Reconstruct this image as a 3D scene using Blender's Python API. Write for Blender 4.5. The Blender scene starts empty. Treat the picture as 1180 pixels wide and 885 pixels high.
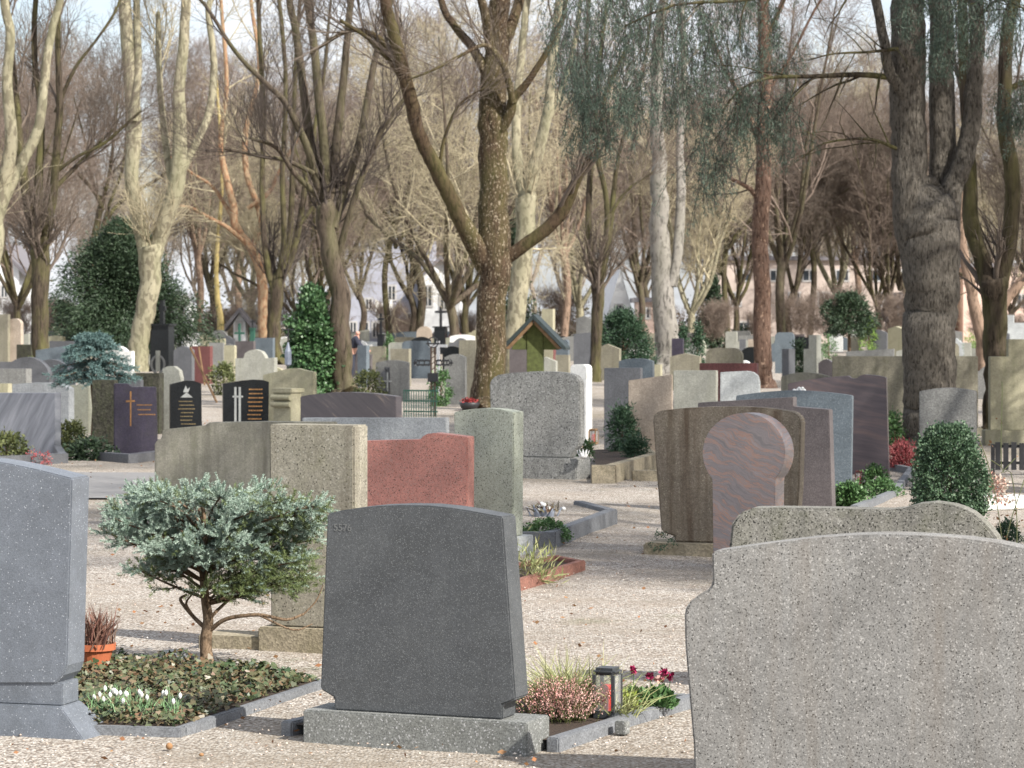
import bpy, bmesh, math, random
import numpy as np
from mathutils import Vector, Matrix

# ------------------------------------------------------------------ camera, light
F = 3200.0; EYE = 1.68; HOR = 368.0; CX = 590.0        # photo pixels (1180 wide)
scene = bpy.context.scene
COL = scene.collection
cam_d = bpy.data.cameras.new("camera"); cam = bpy.data.objects.new("camera", cam_d); COL.objects.link(cam)
cam.location = (0, 0, EYE); cam.rotation_euler = (math.radians(90), 0, 0)
cam_d.sensor_width = 36; cam_d.lens = 36 * F / 1180; cam_d.shift_y = -(442.5 - HOR) / 1180
cam_d.clip_start = 0.1; cam_d.clip_end = 3000
cam_d.dof.use_dof = True; cam_d.dof.focus_distance = 13.5; cam_d.dof.aperture_fstop = 10.5
scene.camera = cam

SUN_EL = math.radians(39); SUN = Vector((0.75, -0.66, 0)).normalized() * math.cos(SUN_EL); SUN.z = math.sin(SUN_EL)
w = bpy.data.worlds.new("World"); scene.world = w; w.use_nodes = True
nt = w.node_tree; nt.nodes.clear()
sky = nt.nodes.new("ShaderNodeTexSky"); sky.sky_type = 'NISHITA'; sky.sun_disc = False
sky.sun_elevation = SUN_EL; sky.sun_rotation = math.atan2(SUN.x, SUN.y)
sky.air_density = 1.0; sky.dust_density = 2.2; sky.ozone_density = 1.6
bg = nt.nodes.new("ShaderNodeBackground"); bg.inputs[1].default_value = 0.12
ow = nt.nodes.new("ShaderNodeOutputWorld")
wtc = nt.nodes.new("ShaderNodeTexCoord"); wmp = nt.nodes.new("ShaderNodeMapping"); wmp.inputs['Scale'].default_value = (1, 1, 3.5); nt.links.new(wtc.outputs['Generated'], wmp.inputs[0])
wno = nt.nodes.new("ShaderNodeTexNoise"); wno.inputs['Scale'].default_value = 3.5; wno.inputs['Detail'].default_value = 7; wno.inputs['Roughness'].default_value = .62; nt.links.new(wmp.outputs[0], wno.inputs['Vector'])
wra = nt.nodes.new("ShaderNodeMapRange"); wra.inputs['From Min'].default_value = .36; wra.inputs['From Max'].default_value = .56; wra.inputs['To Max'].default_value = .85; nt.links.new(wno.outputs[0], wra.inputs['Value'])
wmx = nt.nodes.new("ShaderNodeMix"); wmx.data_type = 'RGBA'; wmx.inputs[7].default_value = (5.2, 5.3, 5.6, 1); nt.links.new(wra.outputs[0], wmx.inputs[0]); nt.links.new(sky.outputs[0], wmx.inputs[6])
nt.links.new(wmx.outputs[2], bg.inputs[0]); nt.links.new(bg.outputs[0], ow.inputs[0])
sd = bpy.data.lights.new("sun", 'SUN'); sd.energy = 4.6; sd.angle = math.radians(0.6); sd.color = (1.0, 0.955, 0.885)
so = bpy.data.objects.new("sun", sd); COL.objects.link(so); so.rotation_euler = SUN.to_track_quat('Z', 'Y').to_euler()
scene.view_settings.view_transform = 'Standard'; scene.view_settings.look = 'None'
scene.view_settings.gamma = 1; scene.view_settings.exposure = 0.85
scene.cycles.max_bounces = 6; scene.cycles.diffuse_bounces = 3; scene.cycles.transparent_max_bounces = 8

# ------------------------------------------------------------------ helpers
def D(yb): return F * EYE / (yb - HOR)
def W(x, y, d): return Vector(((x - CX) / F * d, d, EYE + (HOR - y) / F * d))
def G(x, y): return W(x, y, D(y))
def tag(o, label=None, cat=None, group=None, kind=None):
    if label: o["label"] = label
    if cat: o["category"] = cat
    if group: o["group"] = group
    if kind: o["kind"] = kind
    return o
def link(name, me, mat=None, parent=None, loc=None):
    o = bpy.data.objects.new(name, me); COL.objects.link(o)
    if mat is not None: me.materials.append(mat)
    if parent: o.parent = parent
    if loc is not None: o.location = loc
    return o
def empty(name, loc, rz=0.0):
    o = bpy.data.objects.new(name, None); COL.objects.link(o); o.empty_display_size = .1
    o.location = loc; o.rotation_euler = (0, 0, rz); return o
def npmesh(name, V, Fc, smooth=False):
    """V (n,3), Fc (m,k) all same k"""
    me = bpy.data.meshes.new(name); V = np.asarray(V, dtype=np.float32); Fc = np.asarray(Fc, dtype=np.int32)
    m, k = Fc.shape
    me.vertices.add(len(V)); me.vertices.foreach_set("co", V.ravel())
    me.loops.add(m * k); me.loops.foreach_set("vertex_index", Fc.ravel())
    me.polygons.add(m); me.polygons.foreach_set("loop_start", np.arange(0, m * k, k, dtype=np.int32))
    me.polygons.foreach_set("loop_total", np.full(m, k, dtype=np.int32))
    if smooth: me.polygons.foreach_set("use_smooth", np.ones(m, dtype=bool))
    me.update(calc_edges=True); return me
class MB:
    def __init__(s): s.v = []; s.f = []; s.smooth = False
    def add(s, vs, fs):
        o = len(s.v); s.v += [tuple(v) for v in vs]; s.f += [tuple(i + o for i in f) for f in fs]; return s
    def box(s, x0, x1, y0, y1, z0, z1, M=None, taper=0):
        t = taper
        vs = [(x0, y0, z0), (x1, y0, z0), (x1, y1, z0), (x0, y1, z0), (x0 + t, y0 + t, z1), (x1 - t, y0 + t, z1), (x1 - t, y1 - t, z1), (x0 + t, y1 - t, z1)]
        if M: vs = [M @ Vector(v) for v in vs]
        return s.add(vs, [(0, 3, 2, 1), (4, 5, 6, 7), (0, 1, 5, 4), (1, 2, 6, 5), (2, 3, 7, 6), (3, 0, 4, 7)])
    def lathe(s, prof, n=20, c=(0, 0, 0), sx=1, sy=1):
        vs = []; fs = []
        for r, z in prof:
            for k in range(n):
                a = 2 * math.pi * k / n; vs.append((c[0] + r * math.cos(a) * sx, c[1] + r * math.sin(a) * sy, c[2] + z))
        for i in range(len(prof) - 1):
            for k in range(n):
                fs.append((i * n + k, i * n + (k + 1) % n, (i + 1) * n + (k + 1) % n, (i + 1) * n + k))
        fs.append(tuple(range(n))[::-1]); fs.append(tuple((len(prof) - 1) * n + k for k in range(n)))
        return s.add(vs, fs)
    def prism(s, pts, y0, y1):
        n = len(pts)
        vs = [(p[0], y0, p[1]) for p in pts] + [(p[0], y1, p[1]) for p in pts]
        fs = [tuple(range(n)), tuple(range(2 * n - 1, n - 1, -1))]
        fs += [(i, i + n, (i + 1) % n + n, (i + 1) % n) for i in range(n)]
        return s.add(vs, fs)
    def tube(s, pts, r, n=6):
        pts = [Vector(p) for p in pts]; rr = r if isinstance(r, (list, tuple)) else [r] * len(pts)
        V, Q = tubes(np.array([[tuple(p) for p in pts]]), np.array([rr]), n)
        s.add([tuple(v) for v in V], [tuple(q) for q in Q])
        m = len(pts); s.f.append(tuple(len(s.v) - n + k for k in range(n))); s.f.append(tuple(len(s.v) - n * m + k for k in range(n))[::-1])
        return s
    def sphere(s, c, r, n=12, sx=1, sy=1, sz=1):
        pr = [(max(1e-4, math.sin(math.pi * i / (n // 2 + 2)) * r), -math.cos(math.pi * i / (n // 2 + 2)) * r * sz) for i in range(n // 2 + 3)]
        return s.lathe(pr, n, c, sx, sy)
    def build(s, name, mat=None, parent=None, loc=None, bevel=0, smooth=False, seg=2):
        me = bpy.data.meshes.new(name); me.from_pydata(s.v, [], s.f)
        bm = bmesh.new(); bm.from_mesh(me)
        bmesh.ops.recalc_face_normals(bm, faces=bm.faces)
        if bevel:
            es = [e for e in bm.edges if len(e.link_faces) == 2 and e.calc_face_angle(0) > .5]
            bmesh.ops.bevel(bm, geom=es, offset=bevel, segments=seg, affect='EDGES', clamp_overlap=True)
        bm.to_mesh(me); bm.free()
        if smooth: me.polygons.foreach_set("use_smooth", [True] * len(me.polygons))
        return link(name, me, mat, parent, loc)

def nrm(a): return a / np.maximum(np.linalg.norm(a, axis=-1, keepdims=True), 1e-9)
def tubes(L, R, n):
    N, P, _ = L.shape
    T = nrm(np.gradient(L, axis=1)); m = nrm(L[:, -1] - L[:, 0])
    ref = np.eye(3)[np.argmin(np.abs(m), axis=1)][:, None, :]
    A = nrm(np.cross(T, np.broadcast_to(ref, T.shape))); B = np.cross(T, A)
    ang = np.arange(n) * 2 * math.pi / n
    V = L[:, :, None, :] + R[:, :, None, None] * (np.cos(ang)[None, None, :, None] * A[:, :, None, :] + np.sin(ang)[None, None, :, None] * B[:, :, None, :])
    idx = np.arange(N * P * n).reshape(N, P, n)
    a = idx[:, :-1, :]; b = np.roll(a, -1, 2); d = idx[:, 1:, :]; c = np.roll(d, -1, 2)
    return V.reshape(-1, 3), np.stack([a, b, c, d], -1).reshape(-1, 4)
def spawn(L, R, k, t0, t1, ang, ln, up, P, rng, rr=.55, wig=.12, lvar=.35, taper=.25, droop=0):
    N, PP, _ = L.shape
    t = t0 + (t1 - t0) * (np.arange(k)[None, :] + rng.random((N, k))) / k
    u = t * (PP - 1); i = np.clip(u.astype(int), 0, PP - 2); fr = (u - i)[..., None]
    n_ = np.arange(N)[:, None]
    st = L[n_, i] * (1 - fr) + L[n_, i + 1] * fr; dr = nrm(L[n_, i + 1] - L[n_, i])
    rad = (R[n_, i] * (1 - fr[..., 0]) + R[n_, i + 1] * fr[..., 0])
    rv = rng.normal(size=dr.shape); perp = nrm(rv - (rv * dr).sum(-1, keepdims=True) * dr)
    a = ang * (.7 + .6 * rng.random((N, k)))[..., None]
    dd = nrm(dr * np.cos(a) + perp * np.sin(a) + np.array([0, 0, up]))
    le = ln * (1 - lvar + 2 * lvar * rng.random((N, k))) * (1.15 - .5 * t)
    pts = [st]; cur = dd
    for j in range(P - 1):
        pts.append(pts[-1] + cur * (le / (P - 1))[..., None])
        cur = nrm(cur + rng.normal(size=cur.shape) * wig + np.array([0, 0, up * .35 - droop]))
    C = np.stack(pts, 2).reshape(N * k, P, 3)
    r0 = (rad * rr).reshape(-1)[:, None]
    return C, r0 * np.linspace(1, taper, P)[None, :]
def cat_mesh(name, parts, smooth=True):
    Vs = []; Qs = []; o = 0
    for V, Q in parts:
        Vs.append(V); Qs.append(Q + o); o += len(V)
    return npmesh(name, np.concatenate(Vs), np.concatenate(Qs), smooth)
def resample(P, n):
    P = np.asarray(P, float); d = np.r_[0, np.cumsum(np.linalg.norm(np.diff(P[:, :3], axis=0), axis=1))]
    u = np.linspace(0, d[-1], n)
    return np.stack([np.interp(u, d, P[:, k]) for k in range(P.shape[1])], 1)
def smoothline(P, sub=4):
    P = np.asarray(P, float); Q = np.vstack([2 * P[0] - P[1], P, 2 * P[-1] - P[-2]]); out = []
    for i in range(1, len(Q) - 2):
        for j in range(sub):
            t = j / sub; a, b, c, d = Q[i - 1], Q[i], Q[i + 1], Q[i + 2]
            out.append(.5 * ((2 * b) + (c - a) * t + (2 * a - 5 * b + 4 * c - d) * t * t + (3 * b - a - 3 * c + d) * t ** 3))
    out.append(P[-1]); return np.array(out)
def leaf_quads(C, size, rng, aspect=.5, dirs=None, spread=1.0):
    """rhombic leaves at C (n,3); size (n,) or float"""
    n = len(C); d = rng.normal(size=(n, 3))
    if dirs is not None: d = nrm(dirs) + d * spread * .5
    d = nrm(d); r = rng.normal(size=(n, 3)); s = nrm(np.cross(d, r))
    sz = np.broadcast_to(np.asarray(size, float), (n,))[:, None] * (.7 + .6 * rng.random((n, 1)))
    V = np.stack([C, C + d * sz * .5 + s * sz * aspect * .5, C + d * sz, C + d * sz * .5 - s * sz * aspect * .5], 1).reshape(-1, 3)
    return V, np.arange(4 * n).reshape(n, 4)

# ------------------------------------------------------------------ materials
def newmat(name):
    m = bpy.data.materials.new(name); m.use_nodes = True; t = m.node_tree; t.nodes.clear()
    o = t.nodes.new("ShaderNodeOutputMaterial"); b = t.nodes.new("ShaderNodeBsdfPrincipled")
    t.links.new(b.outputs[0], o.inputs[0]); return m, t, b
def N_(t, typ, **kw):
    n = t.nodes.new(typ)
    for k, v in kw.items():
        if k in n.inputs: n.inputs[k].default_value = v
        else: setattr(n, k, v)
    return n
def mapping(t, scale=(1, 1, 1), rot=(0, 0, 0)):
    tc = t.nodes.new("ShaderNodeTexCoord"); mp = t.nodes.new("ShaderNodeMapping")
    mp.inputs['Scale'].default_value = scale; mp.inputs['Rotation'].default_value = rot
    t.links.new(tc.outputs['Object'], mp.inputs[0]); return mp.outputs[0]
def noise(t, scale, vec, detail=4, rough=.6, dist=0):
    n = N_(t, "ShaderNodeTexNoise"); n.inputs['Scale'].default_value = scale; n.inputs['Detail'].default_value = detail
    n.inputs['Roughness'].default_value = rough; n.inputs['Distortion'].default_value = dist
    t.links.new(vec, n.inputs['Vector']); return n.outputs[0]
def ramp(t, fac, stops, interp='LINEAR'):
    r = t.nodes.new("ShaderNodeValToRGB"); r.color_ramp.interpolation = interp; e = r.color_ramp.elements
    while len(e) > 1: e.remove(e[0])
    e[0].position = stops[0][0]; e[0].color = (*stops[0][1], 1)
    for p, c in stops[1:]:
        q = e.new(p); q.color = (*c, 1)
    t.links.new(fac, r.inputs[0]); return r.outputs[0]
def fr(t, fac, a, b):
    m = t.nodes.new("ShaderNodeMapRange"); m.inputs['From Min'].default_value = a; m.inputs['From Max'].default_value = b
    t.links.new(fac, m.inputs['Value']); return m.outputs[0]
def mix(t, fac, a, b, mode='MIX'):
    m = t.nodes.new("ShaderNodeMix"); m.data_type = 'RGBA'; m.blend_type = mode
    for s, v in ((0, fac), (6, a), (7, b)):
        if isinstance(v, (int, float)): m.inputs[s].default_value = v
        elif isinstance(v, tuple): m.inputs[s].default_value = (*v, 1)
        else: t.links.new(v, m.inputs[s])
    return m.outputs[2]
def mul(t, a, b):
    m = t.nodes.new("ShaderNodeMath"); m.operation = 'MULTIPLY'
    for s, v in ((0, a), (1, b)):
        if isinstance(v, (int, float)): m.inputs[s].default_value = v
        else: t.links.new(v, m.inputs[s])
    return m.outputs[0]
def bump(t, h, strength, dist, b):
    n = t.nodes.new("ShaderNodeBump"); n.inputs['Strength'].default_value = strength; n.inputs['Distance'].default_value = dist
    t.links.new(h, n.inputs['Height']); t.links.new(n.outputs[0], b.inputs['Normal'])
def C3(*c): return tuple(((v / 255) / 12.92 if v / 255 <= .04045 else ((v / 255 + .055) / 1.055) ** 2.4) for v in c)

def stone_mat(name, c1, c2=None, grain=160, contrast=.35, light=None, lamt=.08, dark=.0, rough=.65, streak=0, streakc=(.06, .05, .035),
              moss=0, mossc=(.10, .11, .035), bmp=.25, blotch=.25):
    m, t, b = newmat(name); c2 = c2 or tuple(v * .7 for v in c1); v = mapping(t)
    big = noise(t, 3.5, v, 4, .6)
    base = mix(t, fr(t, big, .35, .7), c1, tuple(a * (1 - blotch) + d_ * blotch for a, d_ in zip(c1, c2)))
    base = mix(t, 1.0, base, ramp(t, noise(t, 1.9, v, 8, .68, .4), [(.32, (.78, .78, .77)), (.5, (1, 1, 1)), (.68, (1.2, 1.2, 1.18))]), 'MULTIPLY')
    base = mix(t, .6, base, ramp(t, noise(t, 17, v, 6, .7), [(.3, (.78, .78, .76)), (.7, (1.2, 1.2, 1.2))]), 'MULTIPLY')
    vo = N_(t, "ShaderNodeTexVoronoi"); vo.inputs['Scale'].default_value = grain; t.links.new(v, vo.inputs['Vector'])
    bw = t.nodes.new("ShaderNodeSeparateColor"); t.links.new(vo.outputs['Color'], bw.inputs[0])
    g = ramp(t, bw.outputs[0], [(0, tuple(1 - contrast for _ in range(3))), (.5, (1, 1, 1)), (1, tuple(1 + contrast for _ in range(3)))])
    base = mix(t, 1.0, base, g, 'MULTIPLY')
    fine = noise(t, grain * .35, v, 3, .7)
    base = mix(t, mul(t, fr(t, fine, .4, .65), .35), base, c2)
    if light:
        lm = N_(t, "ShaderNodeMath", operation='GREATER_THAN'); lm.inputs[1].default_value = 1 - lamt
        t.links.new(bw.outputs[1], lm.inputs[0]); base = mix(t, lm.outputs[0], base, light)
    if dark:
        dm = N_(t, "ShaderNodeMath", operation='LESS_THAN'); dm.inputs[1].default_value = dark
        t.links.new(bw.outputs[2], dm.inputs[0]); base = mix(t, dm.outputs[0], base, tuple(x * .3 for x in c2))
    if streak:
        sv = mapping(t, (9, 9, .55)); s1 = noise(t, 1.0, sv, 5, .65)
        base = mix(t, mul(t, fr(t, s1, .47, .72), streak), base, streakc)
    if moss:
        mn = noise(t, 9, v, 6, .7); base = mix(t, mul(t, fr(t, mn, .5, .68), moss), base, mossc)
        sv = mapping(t, (5, 5, .7)); s2 = noise(t, 1.3, sv, 5, .7)
        base = mix(t, mul(t, fr(t, s2, .45, .7), moss * .7), base, mossc)
    t.links.new(base, b.inputs['Base Color']); b.inputs['Roughness'].default_value = rough
    b.inputs['Specular IOR Level'].default_value = .35
    if bmp: bump(t, vo.outputs['Distance'] if grain < 130 else fine, bmp, .006, b)
    return m
def vein_mat(name, cols, scale=9, rot=(0, math.radians(35), 0), rough=.4, dist=5, det=3):
    m, t, b = newmat(name); v = mapping(t, (1, 1, 1), rot)
    tc = t.nodes.new("ShaderNodeTexCoord"); wn = N_(t, "ShaderNodeTexNoise"); wn.inputs['Scale'].default_value = scale * .35; wn.inputs['Detail'].default_value = 3
    t.links.new(tc.outputs['Object'], wn.inputs['Vector'])
    wr = t.nodes.new("ShaderNodeVectorMath"); wr.operation = 'MULTIPLY_ADD'; wr.inputs[1].default_value = (.02 * dist,) * 3; t.links.new(wn.outputs['Color'], wr.inputs[0]); t.links.new(tc.outputs['Object'], wr.inputs[2])
    mp = t.nodes.new("ShaderNodeMapping"); mp.vector_type = 'TEXTURE'; mp.inputs['Rotation'].default_value = rot; t.links.new(wr.outputs[0], mp.inputs[0])
    mp2 = t.nodes.new("ShaderNodeMapping"); mp2.inputs['Scale'].default_value = (scale * .22, scale * .22, scale * 2.6); t.links.new(mp.outputs[0], mp2.inputs[0])
    f = noise(t, 1.0, mp2.outputs[0], 7, .62, .3)
    c = ramp(t, f, cols)
    c = mix(t, mul(t, fr(t, noise(t, 220, mapping(t), 2), .45, .7), .3), c, tuple(x * .5 for x in cols[0][1]))
    t.links.new(c, b.inputs['Base Color']); b.inputs['Roughness'].default_value = rough; return m
def plain(name, c, rough=.6, var=.25, sc=12, metal=0, bmp=0, emit=None):
    m, t, b = newmat(name); v = mapping(t)
    col = mix(t, fr(t, noise(t, sc, v, 5, .65), .3, .7), tuple(x * (1 - var) for x in c), tuple(min(1, x * (1 + var)) for x in c))
    t.links.new(col, b.inputs['Base Color']); b.inputs['Roughness'].default_value = rough; b.inputs['Metallic'].default_value = metal
    if bmp: bump(t, noise(t, sc * 4, v, 5, .7), bmp, .01, b)
    return m
def bark_mat(name, c1, c2, moss=None, mossamt=0, vs=3.0, scale=9, bmp=1.0, dist=.04, patch=None):
    m, t, b = newmat(name); v = mapping(t, (scale, scale, scale / vs))
    vo = N_(t, "ShaderNodeTexVoronoi"); vo.feature = 'F1'; vo.inputs['Scale'].default_value = 1.0
    nz = noise(t, 1.5, v, 5, .7, .8)
    t.links.new(mix(t, .35, v, nz, 'ADD'), vo.inputs['Vector'])
    rv = mapping(t, (scale * 1.3, scale * 1.3, scale / vs / 1.6)); r1 = noise(t, 1.6, rv, 8, .72, .5)
    c = mix(t, fr(t, nz, .35, .65), c1, c2)
    c = mix(t, fr(t, r1, .5, .4), c, tuple(x * .4 for x in c1)) if patch is None else c
    if patch:
        pv = mapping(t, (5, 5, 2.2)); pn = noise(t, 1.6, pv, 4, .6, .5)
        c = mix(t, ramp(t, pn, [(.5, (0, 0, 0)), (.54, (1, 1, 1))]), c, patch)
    if moss:
        mn = noise(t, 1.1, mapping(t, (2, 2, .5)), 5, .65); c = mix(t, mul(t, fr(t, mn, .42, .62), mossamt), c, moss)
    t.links.new(c, b.inputs['Base Color']); b.inputs['Roughness'].default_value = .9; b.inputs['Specular IOR Level'].default_value = .15
    bump(t, mix(t, .7, vo.outputs['Distance'], r1), bmp, dist, b)
    return m
def leaf_mat(name, cols, rough=.55, trans=.0, spec=.4):
    m, t, b = newmat(name); g = t.nodes.new("ShaderNodeNewGeometry")
    c = ramp(t, g.outputs['Random Per Island'], [(i / max(1, len(cols) - 1), c_) for i, c_ in enumerate(cols)])
    c2 = mix(t, .3, c, mix(t, fr(t, noise(t, 6, mapping(t), 3), .35, .65), cols[0], cols[-1]))
    t.links.new(c2, b.inputs['Base Color']); b.inputs['Roughness'].default_value = rough; b.inputs['Specular IOR Level'].default_value = spec
    return m
M = {}
M['granite_light_blue'] = stone_mat('blue_grey_granite', (.15, .165, .19), (.1, .115, .135), 330, .2, light=(.4, .42, .45), lamt=.01, rough=.5)
M['granite_dark'] = stone_mat('dark_grey_granite', (.085, .09, .094), (.055, .059, .064), 360, .25, light=(.15, .158, .16), lamt=.06, rough=.5, blotch=.8)
M['granite_grey'] = stone_mat('rough_grey_granite', (.2, .205, .195), (.12, .125, .12), 200, .4, light=(.4, .4, .4), lamt=.05, rough=.8, streak=.2, streakc=(.1, .1, .08))
M['terrazzo'] = stone_mat('exposed_aggregate_concrete', (.255, .25, .24), (.165, .16, .152), 240, .3, light=(.42, .41, .39), lamt=.035, dark=.05, rough=.9, bmp=.3, streak=.3, streakc=(.2, .165, .13), blotch=.6)
M['concrete_old'] = stone_mat('weathered_grey_concrete', (.22, .212, .19), (.13, .125, .115), 170, .35, light=(.34, .33, .3), lamt=.04, dark=.1, rough=.95, bmp=.35, streak=.5, streakc=(.07, .07, .06), moss=.2)
M['mossy_brown'] = stone_mat('moss_stained_stone', (.235, .2, .155), (.14, .115, .09), 150, .3, light=(.34, .3, .22), lamt=.015, rough=.95, bmp=.35, streak=.9, streakc=(.085, .055, .035), moss=.15, mossc=(.12, .105, .055))
M['limestone_moss'] = stone_mat('mossy_limestone', (.3, .285, .235), (.21, .2, .165), 140, .22, rough=.95, bmp=.3, streak=.8, streakc=(.12, .112, .09), moss=.35, mossc=(.16, .165, .1), blotch=.7)
M['limestone_rough'] = stone_mat('rough_stained_limestone', (.29, .27, .22), (.19, .175, .14), 150, .3, dark=.03, light=(.36, .34, .29), lamt=.03, rough=.95, bmp=.3, streak=.75, streakc=(.115, .1, .075), moss=.2, mossc=(.15, .15, .07), blotch=.7)
M['red_granite'] = stone_mat('red_granite', (.43, .19, .155), (.32, .155, .13), 190, .25, light=(.34, .2, .17), lamt=.12, dark=.06, rough=.5)
M['green_granite'] = stone_mat('pale_green_granite', (.4, .42, .35), (.3, .32, .26), 170, .25, light=(.48, .5, .43), lamt=.06, dark=.04, rough=.85, moss=.1, mossc=(.2, .22, .09))
M['grey_rough'] = stone_mat('speckled_grey_stone', (.27, .27, .255), (.17, .17, .165), 110, .35, light=(.4, .4, .38), lamt=.05, dark=.06, rough=.9, bmp=.3, streak=.3, streakc=(.09, .09, .08))
M['light_grey'] = stone_mat('light_grey_granite', (.32, .335, .345), (.24, .25, .26), 150, .3, rough=.6)
M['blue_grey'] = stone_mat('blue_grey_stone', (.12, .145, .165), (.09, .11, .128), 160, .3, light=(.2, .23, .25), lamt=.05, rough=.4)
M['slate'] = stone_mat('slate_grey_stone', (.12, .123, .132), (.09, .093, .1), 130, .25, rough=.45, light=(.14, .14, .15), lamt=.05)
M['brown_grey'] = stone_mat('brown_grey_granite', (.115, .1, .1), (.085, .073, .076), 150, .25, rough=.4, light=(.15, .13, .13), lamt=.05)
M['black'] = stone_mat('polished_black_granite', (.012, .014, .016), (.008, .009, .01), 150, .3, rough=.18)
M['purple'] = stone_mat('purple_dark_stone', (.05, .042, .065), (.035, .03, .045), 120, .3, rough=.45, moss=.12, mossc=(.1, .1, .04))
M['greenbrown'] = stone_mat('rough_green_brown_stone', (.055, .052, .04), (.035, .035, .026), 40, .5, rough=.95, bmp=.8, moss=.4, mossc=(.07, .085, .03))
M['cream'] = stone_mat('cream_sandstone', (.36, .335, .24), (.27, .25, .17), 90, .15, rough=.9, streak=.4, streakc=(.2, .2, .12), moss=.15, mossc=(.25, .26, .12))
M['pale_green'] = stone_mat('pale_green_limestone', (.36, .36, .29), (.25, .26, .2), 90, .15, rough=.9, streak=.3, streakc=(.2, .2, .14))
M['beige_pink'] = stone_mat('pinkish_beige_stone', (.42, .35, .28), (.32, .26, .21), 90, .2, rough=.85, blotch=.4)
M['pale_grey'] = stone_mat('pale_grey_stone', (.33, .33, .29), (.22, .22, .19), 90, .15, rough=.9, streak=.4, streakc=(.2, .2, .15))
M['whitish'] = stone_mat('whitish_stone', (.48, .5, .5), (.36, .38, .38), 90, .2, rough=.7)
M['white'] = stone_mat('white_marble', (.78, .78, .75), (.6, .6, .58), 60, .06, rough=.6)
M['grey'] = stone_mat('mid_grey_stone', (.22, .22, .21), (.15, .15, .145), 90, .3, rough=.85, streak=.3, streakc=(.08, .08, .07))
M['wall_beige'] = stone_mat('stained_beige_wall_stone', (.26, .24, .185), (.19, .175, .135), 80, .2, rough=.95, streak=.4, streakc=(.11, .1, .075), moss=.2)
M['redbrown'] = stone_mat('red_brown_stone', (.16, .06, .055), (.1, .04, .04), 100, .3, rough=.6)
M['plinth_tan'] = stone_mat('tan_plinth_stone', (.3, .26, .19), (.2, .17, .12), 90, .3, rough=.95, moss=.35, mossc=(.12, .11, .05))
M['marble_grey'] = vein_mat('veined_blue_grey_marble', [(.3, (.13, .14, .16)), (.5, (.22, .23, .26)), (.66, (.3, .31, .34))], 6, (0, math.radians(-62), 0), .35, 6)
M['gneiss'] = vein_mat('salmon_veined_gneiss', [(.36, (.22, .2, .2)), (.44, (.31, .27, .265)), (.5, (.24, .215, .215)), (.535, (.46, .27, .2)), (.57, (.3, .26, .255)), (.62, (.36, .31, .3)), (.66, (.44, .26, .19)), (.72, (.28, .24, .24))], 13, (0, math.radians(24), 0), .35, 9)
M['brown_diag'] = vein_mat('diagonal_veined_brown_stone', [(.3, (.055, .05, .057)), (.58, (.085, .075, .08)), (.64, (.2, .16, .14)), (.68, (.08, .07, .077))], 9, (0, math.radians(38), 0), .35, 1.5)
M['brown_purple'] = vein_mat('brown_purple_gneiss', [(.35, (.1, .082, .088)), (.5, (.13, .105, .11)), (.66, (.19, .135, .125))], 6, (0, math.radians(10), 0), .35, 6)
M['iron'] = plain('black_iron', (.02, .02, .022), .45, .3)
M['rust'] = plain('rusty_wrought_iron', (.06, .035, .022), .8, .4, 40)
M['gold'] = plain('gold_leaf_lettering', (.3, .15, .05), .6, .3)
M['silver'] = plain('pale_lettering', (.3, .31, .3), .6, .2)
M['wood_green'] = plain('algae_covered_wood', (.085, .10, .03), .9, .35, 14, bmp=.3)
M['roof_green'] = plain('dark_slate_roofing', (.028, .04, .04), .6, .2)
M['wood'] = plain('brown_timber', (.2, .12, .06), .8, .3)
M['terracotta'] = plain('terracotta', (.42, .12, .05), .75, .15, 20)
M['soil'] = plain('dark_soil', (.05, .033, .022), .95, .5, 60, bmp=.8)
M['red_glass'] = plain('red_candle', (.55, .03, .015), .3, .1)
M['yellow_glass'] = plain('yellow_candle_glass', (.45, .28, .02), .3, .1)
M['white_paint'] = plain('white_glaze', (.75, .75, .74), .5, .05)
M['green_metal'] = plain('green_painted_metal', (.04, .13, .09), .55, .2)
M['pewter'] = plain('grey_zinc_bowl', (.25, .28, .34), .5, .2, metal=0)
M['skin'] = plain('skin', (.5, .27, .2), .6, .05)
M['suit'] = plain('dark_cloth', (.022, .025, .04), .9, .2)
M['yellow'] = plain('yellow_lichen_bark', (.55, .4, .1), .8, .3)
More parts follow.
